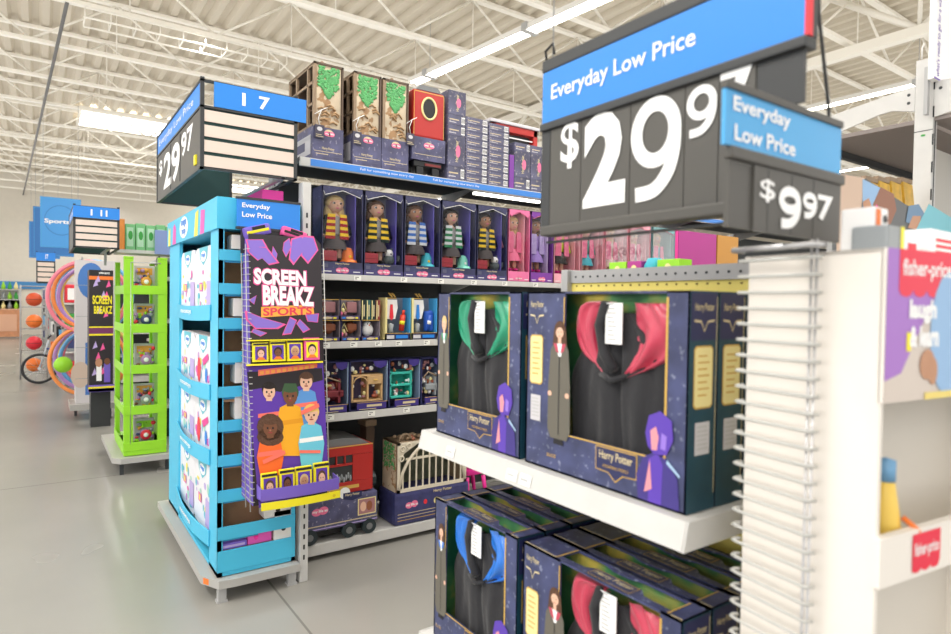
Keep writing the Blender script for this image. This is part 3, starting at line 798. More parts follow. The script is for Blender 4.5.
# corner posts, header, base
for (x0, x1, y0, y1) in ((TX0, -4.27, TY0, TY0+.02), (TX1-.18, TX1, TY0, TY0+.02)):
    mb.box((x0, y0, .12), (x1, y1, 1.86), cyan)
mb.box((TX1-.012, TY0, .12), (TX1, TY0+.025, 1.86), cyan); mb.box((TX1-.012, TY1-.02, .12), (TX1, TY1, 1.86), cyan)
mb.box((TX0, TY0+.02, .12), (TX0+.012, TY1, 1.86), cyan)
mb.box((TX0+.012, TY1-.02, .12), (TX1-.012, TY1-.014, 1.86), brownc)
mb.box((-3.846, TY0+.13, .12), (-3.834, TY1-.02, 1.86), brownc)
mb.box((TX0, TY0, .12), (TX1, TY1, .14), cyan)
zsh = [.245, .665, 1.0, 1.41]
for z in zsh: mb.box((TX0+.012, TY0+.02, z-.012), (TX1-.012, TY1-.02, z), brownc)
mb.box((TX1-.15, TY0+.03, .14), (TX1-.144, TY1-.02, 1.86), brownc)
mb.build('tower_body', r)
F_ = FY(TY0, 0, 0)
mb = MB(); mb.box((TX0-.02, TY0-.012, 1.845), (TX1+.01, TY1+.01, 2.0), cyan)
Fh = FY(TY0-.012, TX0, 1.845)
mb.fp(Fh, [(.02, 0), (.1, 0), (.1, .12), (.06, .1), (.03, .13)], mat('art_yellow', (240, 226, 90), .5)); mb.fp(Fh, [(.18, 0), (.3, 0), (.3, .1), (.25, .13), (.2, .11)], mat('art_pink', (226, 90, 180), .5))
mb.fp(Fh, [(.86, 0), (.96, 0), (.98, .14), (.9, .13)], MATS['art_yellow']); mb.fp(Fh, [(1.02, 0), (1.12, 0), (1.14, .12), (1.04, .13)], MATS['art_pink'])
mb.fc(Fh, .56, .08, .13, .065, wtext); mb.ft(Fh, 'mega', .48, .08, .16, .045, blue, .002, bold=.04); mb.ft(Fh, 'pop', .5, .03, .12, .04, blue, .002, bold=.04)
mb.build('header', r)
for i, z in enumerate(zsh):   # bowed front lips
    mb = MB(); n_ = 12; hh = .09 if i else .09
    pts = []
    for k in range(n_+1):
        u = k/n_; x = -4.3+u*.92; pts.append((x, TY0-.008-.028*math.sin(PI*u)))
    for k in range(n_):
        (xa, ya), (xb, yb) = pts[k], pts[k+1]
        sag = lambda u: -.012*math.sin(PI*u)
        za, zb_ = z+sag(k/n_), z+sag((k+1)/n_)
        mb.prism([(xa, ya, za-.02), (xb, yb, zb_-.02), (xb, yb, zb_+.06), (xa, ya, za+.06)], (0, .006, 0), cyan)
    mb.ft(FY(TY0-.038, 0, 0), 'moosetoys', -3.99, z, .3, .03, wtext, bold=.02)
    mb.build('shelf_lip', r)
for i, (z0, z1) in enumerate([(1.691, 1.744), (1.524, 1.578), (1.353, 1.407), (1.185, 1.24), (1.013, 1.067), (.844, .899), (.671, .725), (.492, .551), (.302, .367), (.142, .247)]):
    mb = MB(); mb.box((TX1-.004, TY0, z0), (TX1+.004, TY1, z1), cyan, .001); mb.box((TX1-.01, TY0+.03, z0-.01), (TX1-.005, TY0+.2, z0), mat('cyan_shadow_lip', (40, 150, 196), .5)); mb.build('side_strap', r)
# base deck with feet
r = thing('end_base_deck', 'grey metal base deck with legs under the blue display tower', 'shelf base', (-3.8, .9, 0))
mb = MB(); a_ = [(-4.68, .66), (-3.3, .66), (-3.18, .72), (-3.17, .8), (-3.17, 1.12), (-4.68, 1.12)]
mb.prism([(x, y, .075) for x, y in a_], (0, 0, .04), mat('deck_grey', (178, 176, 172), .4)); 
mb.fp(Face((-3.3, .66, .08), (.9, .45, 0)), [(.02, .0), (.06, .0), (.06, .03), (.02, .03)], orange, .001)
mb.build('deck', r)
for x in (-3.215, -4.6):
    for y in (.74, 1.09):
        mb = MB(); mb.box((x-.018, y-.02, .008), (x+.018, y+.02, .078), greym, .002); mb.box((x-.022, y-.026, 0), (x+.022, y+.026, .01), greym); mb.build('leg', r)
# white packs on the tower shelves
packw = mat('pack_white', (238, 238, 244), .35)
pcols = [mat('pack_teal', (90, 190, 210), .4), MATS['art_pink'], MATS['art_yellow'], mat('pack_lilac', (190, 170, 225), .4), mat('pack_mint', (170, 220, 200), .4)]
def pack(hh, variant):
    q = MB(); w_ = .43; d_ = .1
    pts = [(0, .02), (.03, 0), (w_-.03, 0), (w_, .02), (w_, hh-.03), (w_-.05, hh), (.05, hh), (0, hh-.03)]
    q.prism([(a, 0, b) for a, b in pts], (0, d_, 0), packw)
    F_ = FY(0, 0, 0)
    q.fp(F_, [(.1, hh), (.32, hh), (.3, hh-.06), (.21, hh-.1), (.12, hh-.06)], pcols[0]); q.fc(F_, .21, hh-.05, .07, .03, wtext, .0015); q.ft(F_, 'mega', .16, hh-.06, .1, .025, blue, .002, bold=.05)
    rs = random.Random(variant)
    for k in range(16):
        u = rs.uniform(.04, w_-.04); v = rs.uniform(.03, hh-.12)
        q.fc(F_, u, v, rs.uniform(.008, .035), rs.uniform(.008, .03), pcols[rs.randrange(5)], .001+k*.00008, 9)
    if variant % 3 == 2:
        q.fc(F_, .12, hh*.35, .045, .07, redp, .003, 12); q.fp(F_, [(.2, hh*.55), (.34, hh*.7), (.36, hh*.6), (.24, hh*.45)], hotpink, .003)
        q.fc(F_, .3, hh*.3, .03, .04, blue, .003, 12)
    else:
        q.fr(F_, .12, hh*.35, .2, hh*.48, MATS['art_pink'], .003); q.fr(F_, .14, hh*.37, .18, hh*.46, MATS['art_yellow'], .0035)
        q.fr(F_, .3, .04, .42, hh*.5, pcols[3], .0028)
    return q
rown = ['bottom', 'second', 'third', 'top']
pr = {}
for i, z in enumerate(zsh):
    hh = (.37, .3, .3, .37)[i]
    for j, x in enumerate((-4.272, -3.838)):
        side = 'left' if j == 0 else 'right'
        o = pack(hh, i*2+j+(2 if i == 1 else 0)).build('toy_pack', loc=(x, TY0+.012, z+.001))
        tag(o, 'white toy pack on the %s shelf of the blue tower, %s side' % (rown[i], side), 'toy pack', 'white toy packs in the blue tower')
# white cartons seen through the side gaps
def carton(x, y, z, w_, d_, h_, label, mt=offw, name='small_carton', hole=True, group='small cartons in the side of the blue tower', rz=0):
    q = MB(); q.box((-d_, 0, 0), (0, w_, h_), mt, .002)
    if hole: q.fc(FX(0, 0, 0), w_*.5, h_*.35, .012, .012, black, .001, 12)
    o = q.build(name, loc=(x, y, z)); tag(o, label, 'carton', group); o.rotation_euler = (rz, 0, 0); return o
XS = TX1-.024
for (z, y0, w_, h_, t_) in ((.2475, 1.0, .1, .15, 'lowest gap'), (.3685, .95, .14, .1, 'gap second from the floor'), (.9, .8, .16, .12, 'gap at half the tower height'), (1.08, .8, .2, .11, 'gap just above half height'), (1.415, .79, .16, .09, 'gap two below the header'), (1.75, .78, .24, .07, 'gap right below the tower header')):
    carton(XS+.02, y0, z, w_, .1, h_, 'white carton with round hole in the '+t_)
q = MB(); q.box((-.08, 0, 0), (0, .12, .08), MATS['art_pink'], .003); q.fc(FX(0, 0, 0), .04, .04, .012, .02, hotpink); o = q.build('small_carton', loc=(TX1-.01, .87, .2475)); tag(o, 'small pink toy carton in the lowest gap of the blue tower', 'carton', 'small cartons in the side of the blue tower')
q = MB(); q.box((-.08, 0, 0), (0, .13, .03), purp, .003); q.fr(FX(0, 0, 0), .01, .008, .12, .02, MATS['pack_lilac']); o = q.build('small_carton', loc=(TX1-.01, .735, .2475)); tag(o, 'flat violet toy carton in the lowest gap of the blue tower', 'carton', 'small cartons in the side of the blue tower')

plain_ = MB().box((-3.62, .95, 2.001), (-3.3, 1.06, 2.075), hotpink, .003).build('toy_carton'); tag(plain_, 'hot pink carton lying on top of the blue tower under the aisle sign', 'carton')
# small blue price sign beside the tower
r = thing('price_sign', 'small blue Everyday Low Price sign on the side of the blue tower', 'price sign', (-3.17, .95, 1.86))
X0 = -3.165; F_ = FX(X0, 0, 0)
p0 = at(237, 226, 'x', X0); p1 = at(300, 205, 'x', X0)
mb = MB(); mb.box((X0-.012, p0.y, p0.z), (X0, p1.y, p1.z), blue); ya = at(242, 215, 'x', X0).y; yb = at(270, 215, 'x', X0).y
mb.ft(F_, 'Everyday', ya, 1.945, yb-ya, .03, wtext, bold=.02); mb.ft(F_, 'Low Price', ya, 1.905, yb-ya+.01, .026, wtext, bold=.02); mb.build('header_panel', r)
mb = MB(); mb.box((X0-.016, p0.y-.004, p1.z), (X0+.002, p1.y+.004, p1.z+.012), signdark); mb.box((X0-.03, p0.y, p0.z-.012), (X0+.002, p1.y+.004, p0.z), signdark); mb.box((X0-.014, p0.y+.02, p0.z-.13), (X0-.004, p1.y-.02, p0.z-.01), signdark)
mb.build('frame', r)

# ================================================================== WIRE SIDE RACK WITH TOY PACKETS
# tilted face frame: top corners and bottom corners from their real depth in front of the tower
TL = at(243, 232, 'x', -3.11); TR = at(319, 240, 'x', -3.11)
BL = at(259, 512, 'x', -2.99); BR = at(329, 487, 'x', -2.99)
TR.z = TL.z = (TL.z+TR.z)/2; BL.z = BR.z = (BL.z+BR.z)/2
W_ = TR.y-TL.y; Ft_ = Face(BL, (0, 1, 0), (TL-BL).normalized()-Vector((0, (TL-BL).normalized().y, 0)))
Hh = (TL-BL).length; W_ = ((TR.y-TL.y)+(BR.y-BL.y))/2
Ft_.O = Vector((BL.x, (BL.y+TL.y)/2, BL.z))
def uv(px, py):
    """photo pixel to this panel's own coordinates"""
    d_ = fw + rt*((px-CX)/F) - up*((py-CY)/F); N = Ft_.N; t = (Ft_.O-CAM).dot(N)/d_.dot(N); P_ = CAM+d_*t-Ft_.O
    return P_.dot(Ft_.U), P_.dot(Ft_.V)
def up_(mb, pts, mt, d=.001): mb.fp(Ft_, [uv(*p) for p in pts], mt, d)
def pt_(mb, s_, x0, yb, x1, yt, mt, d=.002, bold=.03, slope=0.0, shear=0.0):
    a = uv(x0, yb); b = uv(x1, yb); c = uv(x0, yt); mb.ft(Ft_, s_, a[0], a[1], b[0]-a[0], c[1]-a[1], mt, d, bold=bold, slope=slope, shear=shear)
art_black = mat('art_black', (44, 38, 44), .5); art_vio = mat('art_violet_shard', (136, 110, 206), .45); coral = mat('art_coral', (250, 120, 104), .5); artpink = mat('art_hot_pink', (238, 92, 160), .5)
r = thing('toy_rack', 'tall purple and black toy rack with cartoon youngsters on the side of the blue tower', 'display rack', (-3.1, BL.y+.18, BL.z-.03))
mb = MB()
F0, F1 = Ft_.p(0, 0, 0), Ft_.p(W_, Hh, 0)
mb.prism([Ft_.p(0, 0, -.004), Ft_.p(W_, 0, -.004), Ft_.p(W_, Hh-.03, -.004), Ft_.p(W_-.03, Hh, -.004), Ft_.p(0, Hh, -.004)], Ft_.N*.004, art_black)
up_(mb, [(246, 366), (323, 362), (329, 488), (259, 508)], dpurp, .0006)
up_(mb, [(247, 372), (322, 368), (323, 380), (300, 386), (280, 392), (262, 388), (249, 390)], art_black, .0009)
shards = [[(249, 246), (266, 248), (277, 262), (268, 264), (262, 258), (258, 260), (249, 252)], [(247, 240), (262, 240), (266, 247), (249, 247)], [(284, 243), (289, 239), (291, 247), (286, 256), (283, 250)], [(273, 247), (277, 254), (276, 259), (272, 254)],
          [(292, 240), (301, 237), (308, 243), (304, 250), (294, 263), (290, 258)], [(303, 237), (313, 238), (317, 250), (308, 262), (302, 255)], [(247, 312), (262, 318), (283, 324), (276, 328), (256, 328), (248, 320)], [(254, 329), (266, 333), (260, 336), (252, 332)],
          [(290, 318), (296, 321), (291, 333), (283, 334)], [(300, 320), (309, 329), (303, 332), (297, 324)], [(306, 315), (318, 314), (317, 322), (308, 321)], [(249, 300), (256, 296), (254, 304)]]
for k, s_ in enumerate(shards):
    cxs = sum(p[0] for p in s_)/len(s_); cys = sum(p[1] for p in s_)/len(s_)
    up_(mb, [(cxs+(x-cxs)*1.16, cys+(y-cys)*1.16) for x, y in s_], artpink, .0012+k*.00002); up_(mb, s_, art_vio, .0016+k*.00002)
def logo(s_, x0, yb, x1, yt, slope):
    pt_(mb, s_, x0-1, yb+1.2, x1+1, yt-1, artpink, .0022, .07, slope); pt_(mb, s_, x0, yb, x1, yt, wtext, .0028, .045, slope)
logo('SCREEN', 254, 284, 306, 268, -.02); logo('BREAKZ', 263, 305, 314, 285, -.02)
up_(mb, [(261, 317.5), (261, 307), (313, 304.5), (314, 314)], mat('art_yorange', (250, 176, 70), .5), .0022); pt_(mb, 'SPORTS', 263, 316, 312, 308, mat('art_red_coral', (226, 60, 84), .5), .0028, .03, .03)
up_(mb, [(258, 376), (258, 370), (317, 363), (317, 367.5)], coral, .0024)
for k in range(10): up_(mb, [(260+k*5.6, 374.6-k*.68), (260+k*5.6, 371.4-k*.68), (263.6+k*5.6, 371-k*.68), (263.6+k*5.6, 374.2-k*.68)], mat('art_amber3', (250, 170, 80), .5), .0028)
# generic cartoon youngsters on the lower board
def kid(cx_, cy_, s_, sk, hr, top, trim, afro=False, cap=False, legs=46):
    d0 = .0014+kid.n*.0009; kid.n += 1
    up_(mb, [(cx_-9*s_, cy_+10*s_), (cx_-12*s_, cy_+26*s_), (cx_-9*s_, cy_+legs*s_), (cx_+9*s_, cy_+legs*s_), (cx_+12*s_, cy_+26*s_), (cx_+9*s_, cy_+10*s_), (cx_+3*s_, cy_+7*s_), (cx_-3*s_, cy_+7*s_)], top, d0)
    up_(mb, [(cx_-11*s_, cy_+22*s_), (cx_+11*s_, cy_+19*s_), (cx_+11*s_, cy_+23*s_), (cx_-11*s_, cy_+26*s_)], trim, d0+.0002)
    up_(mb, [(cx_-3*s_, cy_+4*s_), (cx_+3*s_, cy_+4*s_), (cx_+3*s_, cy_+9*s_), (cx_-3*s_, cy_+9*s_)], sk, d0+.0003)
    E = lambda ex, ey, rx, ry_, mt, dd: up_(mb, [(cx_+(ex+rx*math.cos(-2*PI*i/14))*s_, cy_+(ey+ry_*math.sin(-2*PI*i/14))*s_) for i in range(14)], mt, d0+dd)
    if afro: E(0, -1, 12, 12, hr, .0001); E(0, 8, 12, 8, hr, .0001)
    else: E(0, -3, 7.4, 7.4, hr, .0003)
    E(0, 0, 6.2, 7.6, sk, .0004)
    E(0, -6, 6.6, 3.2, hr, .0005)
    if cap: up_(mb, [(cx_-7*s_, cy_-5*s_), (cx_+7*s_, cy_-5*s_), (cx_+5*s_, cy_-11*s_), (cx_-5*s_, cy_-11*s_)], hr, d0+.0006)
    E(-2.4, 0, .9, 1.1, ink, .0006); E(2.4, 0, .9, 1.1, ink, .0006); E(0, 4, 2, .7, mat('art_mouth', (150, 60, 60)), .0006); E(0, 2, .8, .9, mat('art_nose', (170, 110, 90)), .0006)
kid.n = 0
kid(269, 392, 1.0, skin1, hairk, dpurp, coral, cap=False); kid(306, 382, 1.0, skin1, hairn, mat('art_blue_vest', (92, 150, 214), .5), coral)
kid(290, 396, 1.15, skin3, mat('art_green_cap', (60, 90, 60), .5), mat('art_amber', (244, 174, 40), .5), mat('art_amber2', (232, 156, 30), .5), cap=True, legs=52)
kid(270, 428, 1.12, skin3, hairn, mat('art_orange', (246, 110, 44), .5), coral, afro=True, legs=42); kid(311, 415, 1.08, skin1, mat('art_blond', (240, 200, 110), .5), mat('art_sky', (110, 200, 226), .5), wtext, legs=50)
up_(mb, [(262, 460), (284, 450), (285, 454), (263, 464)], coral, .008); up_(mb, [(299, 450), (320, 450), (320, 453), (299, 453)], coral, .008); up_(mb, [(300, 411), (318, 403), (319, 407), (301, 415)], coral, .008)
mb.build('front_board', r)
# yellow pack rails with packets
def rail(y_px_l, y_px_r, hpx, mt, nm, dep=.03, lip=None):
    mb = MB(); a = uv(247 if y_px_l < 400 else 258, y_px_l); b = uv(320 if y_px_l < 400 else 329, y_px_r)
    mb.prism([Ft_.p(a[0]-.004, a[1], .001), Ft_.p(a[0]-.004, a[1]+hpx, .001), Ft_.p(a[0]-.004, a[1]+hpx, dep), Ft_.p(a[0]-.004, a[1], dep)], Ft_.U*(b[0]-a[0]+.008), mt); mb.build(nm, r); return a, b
a1, b1 = rail(366, 362, .008, yell, 'pack_rail'); rail(341.5, 335.5, .006, yell, 'pack_rail')
a2 = uv(259, 505); b2 = uv(329, 483)
mb = MB(); n_ = 10
for k in range(n_):
    u0 = a2[0]-.01+(W_+.02)*k/n_; u1 = a2[0]-.01+(W_+.02)*(k+1)/n_; dd = lambda u: .07+.02*math.sin(PI*min(1, max(0, (u-a2[0])/W_)))
    mb.prism([Ft_.p(u0, .03, 0), Ft_.p(u0, .03, dd(u0)), Ft_.p(u1, .03, dd(u1)), Ft_.p(u1, .03, 0)], Ft_.V*.004, purp)
    mb.prism([Ft_.p(u0, .03, dd(u0)), Ft_.p(u1, .03, dd(u1)), Ft_.p(u1, .085, dd(u1)+.006), Ft_.p(u0, .085, dd(u0)+.006)], -Ft_.N*.004, purp)
for u in (a2[0]-.01, a2[0]+W_+.006): mb.prism([Ft_.p(u, .03, 0), Ft_.p(u, .03, .07), Ft_.p(u, .085, .076), Ft_.p(u, .1, 0)], Ft_.U*.004, purp)
mb.build('tray', r)
mb = MB()
for k in range(n_):
    u0 = a2[0]-.012+(W_+.024)*k/n_; u1 = a2[0]-.012+(W_+.024)*(k+1)/n_; dd = lambda u: .078+.02*math.sin(PI*min(1, max(0, (u-a2[0])/W_)))
    mb.prism([Ft_.p(u0, -.012, dd(u0)), Ft_.p(u1, -.012, dd(u1)), Ft_.p(u1, .024, dd(u1)+.004), Ft_.p(u0, .024, dd(u0)+.004)], -Ft_.N*.003, yell)
mb.fc(Ft_, a2[0]+W_*.93, .006, .008, .007, mat('lip_dot', (220, 196, 40)), .093)
mb.build('price_lip', r)
mb = MB(); mb.prism([Ft_.p(-.002, 0, -.005), Ft_.p(-.002, Hh-.02, -.005), Ft_.p(-.002, Hh-.02, -.005)+Vector((-.085, 0, 0)), Ft_.p(-.002, 0, -.005)+Vector((-.2, 0, 0))], (0, .004, 0), purp)
Fs_ = Face(Ft_.p(-.0035, 0, 0)+Vector((-.075, 0, 0)), (1, 0, 0), (Ft_.V-Vector((0, Ft_.V.y, 0))))
mb.ftv(Fs_, 'SCREEN BREAKZ', .022, .24, .04, .44, wtext, .001, bold=.04)
mb.build('side_board', r)
mb = MB(); t = .02
while t < Hh-.06:
    p_ = Ft_.p(-.008, t, -.0); q2 = p_+Vector((-.1-.08*(1-t/Hh), 0, 0))
    mb.tube([q2, p_+Vector((.006, 0, 0)), p_+Vector((.008, .012, 0))], .0022, wwire, 5); t += .031
for dx in (-.02, -.1): mb.tube([Ft_.p(-.01, -.03, 0)+Vector((dx, 0, 0)), Ft_.p(-.01, Hh-.05, 0)+Vector((dx, 0, 0))], .0026, wwire, 5)
t = .02
while t < Hh-.06:
    p_ = Ft_.p(W_+.012, t, 0); mb.tube([p_+Vector((-.1-.08*(1-t/Hh), .012, 0)), p_+Vector((0, 0, 0))], .002, wwire, 5); t += .031
for dx, dy in ((0, 0), (-.1, .012)): mb.tube([Ft_.p(W_+.012, -.02, 0)+Vector((dx, dy, 0)), Ft_.p(W_+.012, Hh-.05, 0)+Vector((dx, dy, 0))], .0026, wwire, 5)
mb.build('wire_frame', r)
def packet(u0, v0, w_, h_, d_, body, face_c, hair_, label, depth=.026):
    q = MB()
    q.prism([Ft_.p(u0, v0, depth-.02), Ft_.p(u0+w_, v0, depth-.02), Ft_.p(u0+w_, v0+h_, depth-.02), Ft_.p(u0, v0+h_, depth-.02)], Ft_.N*.02, body)
    Fq = Face(Ft_.p(u0, v0, depth), Ft_.U, Ft_.V)
    q.fr(Fq, w_*.12, h_*.1, w_*.88, h_*.8, dpurp if body is yell else yell, .0008); q.fr(Fq, 0, h_*.86, w_, h_*.96, art_black, .0008)
    q.fc(Fq, w_*.5, h_*.48, w_*.28, h_*.24, hair_, .0012); q.fc(Fq, w_*.5, h_*.42, w_*.22, h_*.2, face_c, .0016); q.fp(Fq, [(w_*.2, h_*.1), (w_*.8, h_*.1), (w_*.65, h_*.24), (w_*.35, h_*.24)], orange, .0018)
    q.fc(Fq, w_*.42, h_*.44, w_*.03, h_*.02, ink, .002, 8); q.fc(Fq, w_*.58, h_*.44, w_*.03, h_*.02, ink, .002, 8)
    o = q.build('toy_packet'); tag(o, label, 'toy packet', 'toy packets in the purple toy rack'); return o
nth = ['first', 'second', 'third', 'fourth']
for i, (x0, x1, y0, y1) in enumerate(((252, 267, 364, 343), (269, 284, 363.5, 341.5), (286, 301, 363, 340), (303, 318, 362, 338))):
    a = uv(x0, y0); b = uv(x1, y0); c = uv(x0, y1)
    packet(a[0], a[1]+.009, b[0]-a[0], c[1]-a[1]-.009, .02, yell if i < 3 else artpink, (skin1, skin3, skin2, skin1)[i], (hairn, hairk, hairb, hairk)[i], '%s toy packet in the upper row of the purple toy rack, %s from the left' % ('yellow' if i < 3 else 'pink', nth[i]))
for i, (x0, x1, y0, y1) in enumerate(((259, 275, 495, 473), (277, 292, 492, 469), (293, 309, 489, 466), (311, 326, 486, 462))):
    a = uv(x0, y0); b = uv(x1, y0); c = uv(x0, y1)
    packet(a[0], .036, b[0]-a[0]-.002, c[1]-a[1]+.014, .02, yell, (skin1, skin3, skin2, skin1)[i], (hairn, hairk, hairb, hairn)[i], 'yellow toy packet in the bottom tray of the purple toy rack, %s from the left' % nth[i], .05)
# pouches on top
def pouch(px, py, w_, h_, d_, mt, trim, label, tilt, z=None):
    p_ = at(px, py, 'x', -3.16); q = MB(); q.box((-d_, -w_/2, 0), (0, w_/2, h_), mt, .012)
    q.box((-d_-.002, -w_/2+.01, h_*.35), (.002, w_/2-.01, h_*.6), trim, .002); q.box((-.001, -w_*.2, h_*.62), (.002, w_*.3, h_*.9), black, .001)
    o = q.build('toy_pouch', loc=(-3.13, p_.y, TL.z-.006)); o.rotation_euler = (math.radians(tilt), 0, 0); tag(o, label, 'toy packet', 'loose toy packets on top of the purple rack'); return o
pouch(258, 225, .13, .055, .08, purp, yell, 'violet toy packet with yellow tag lying on top of the purple rack', 16)
pouch(292, 225, .13, .05, .08, artpink, black, 'pink and black toy packet lying on top of the purple rack', -14)
q = MB(); q.box((-.05, 0, 0), (0, .075, .05), yell, .004); q.fr(FX(0, 0, 0), .01, .015, .065, .03, ink); o = q.build('toy_pouch', loc=(-3.17, at(256, 215, 'x', -3.16).y, TL.z+.02)); tag(o, 'small yellow tag packet behind the violet one on the purple rack', 'toy packet', 'loose toy packets on top of the purple rack'); o.rotation_euler = (math.radians(8), 0, 0)

# ================================================================== AISLE NUMBER SIGNS
slatm = mat('sign_slat_beige', (226, 208, 196), .5)
def aisle_sign(label, xf, y0, y1, z0, z1, num, depth, price=None, group=None, plate_over=0.0, detail=True):
    """box sign: number plate and slats face +x at xf; the price face looks at the alley (-y)"""
    r = thing('aisle_sign', label, 'aisle sign', (xf-depth/2, (y0+y1)/2, z0), group)
    zs = z0+(z1-z0)*.70
    mb = MB(); t = .018
    for (x, y) in ((xf-t, y0), (xf-t, y1-t), (xf-depth, y0), (xf-depth, y1-t)): mb.box((x, y, z0), (x+t, y+t, z1+.01), signdark)
    for z in (z0, z1-t*.6, zs-.006):
        mb.box((xf-t, y0, z), (xf, y1, z+t*.6), signdark); mb.box((xf-depth, y0, z), (xf-depth+t, y1, z+t*.6), signdark)
        mb.box((xf-depth, y0, z), (xf, y0+t, z+t*.6), signdark); mb.box((xf-depth, y1-t, z), (xf, y1, z+t*.6), signdark)
    mb.box((xf-depth*.5-.01, y1-.08, z0-.12), (xf-depth*.5+.01, y1-.06, z0+.01), greym); mb.box((xf-depth, y1-.08, z0+.001), (xf, y1-.06, z0+.015), greym)
    mb.build('frame', r)
    n_ = 4; hs = (zs-z0-.012)/n_
    mb = MB(); mb.box((xf-.016, y0+t, z0+.01), (xf-.012, y1-.004, zs), mat('slat_backing', (30, 66, 64), .6)); mb.build('slat_backing', r); mb = MB(); mb.box((xf-depth+.012, y0+t, z0+.01), (xf-depth+.016, y1-.004, zs), MATS['slat_backing']); mb.build('slat_backing', r)
    for s_ in (1, -1):
        xx = xf-.008 if s_ > 0 else xf-depth+.004
        for k in range(n_):
            mb = MB(); mb.box((xx, y0+t, z0+.014+k*hs), (xx+.006, y1, z0+.014+k*hs+hs*.76), slatm); mb.build('slat', r)
    mb = MB(); mb.box((xf-.006, y0+(y1-y0)*.13*(plate_over > 0), zs+.006), (xf+.002, y1+plate_over, z1-.004), blue)
    W2 = y1-y0; c = y0+W2*.55; hz = z1-zs
    if detail:
        cw = .018*len(num)*W2/.5
        mb.ft(FX(xf+.002, 0, 0), num, c-cw, zs+hz*.26, 2*cw, hz*.5, wtext, .001, bold=.03)
    mb.build('number_plate', r)
    mb = MB(); mb.box((xf-depth+t, y0+.004, zs+.008), (xf-t, y0+.01, z1-.004), blue)
    if detail: mb.ft(FY(y0+.004, 0, 0), 'Everyday Low Price', xf-depth*.94, zs+hz*.3, depth*.8, hz*.4, wtext, .001)
    mb.build('header_panel', r)
    mb = MB(); mb.box((xf-depth+t, y0+.004, z0+.012), (xf-t, y0+.01, zs-.008), signgrey)
    if price:
        F_ = FY(y0+.004, 0, 0); H = zs-z0
        mb.ft(F_, '$', xf-depth*.93, z0+H*.5, depth*.09, H*.34, wtext, bold=.03); mb.ft(F_, '29', xf-depth*.8, z0+H*.14, depth*.4, H*.72, wtext, bold=.03)
        mb.ft(F_, '97', xf-depth*.37, z0+H*.46, depth*.23, H*.42, wtext, bold=.03); mb.box((xf-depth*.1, y0-.004, z0+H*.12), (xf-depth*.07, y0+.004, z0+H*.28), yell)
        mb.box((xf-depth*.62, y0+.001, z0+.02), (xf-depth*.615, y0+.004, zs-.02), signdark); mb.box((xf-depth*.4, y0+.001, z0+.02), (xf-depth*.395, y0+.004, zs-.02), signdark)
    mb.build('price_board', r); return r
aisle_sign('boxy aisle sign reading I 7 with a $29.97 side, over the blue tower', -3.22, .632, 1.105, 2.125, 2.555, 'I  7', 1.36, True, plate_over=.045)
aisle_sign('boxy aisle sign reading I 11, over the green tower', -6.05, .225, .556, 1.905, 2.25, 'I  11', .9)
aisle_sign('small far aisle sign with blue number 17 top, beyond the I 11 sign', -12.0, -.04, .21, 1.72, 2.2, '17', .9)

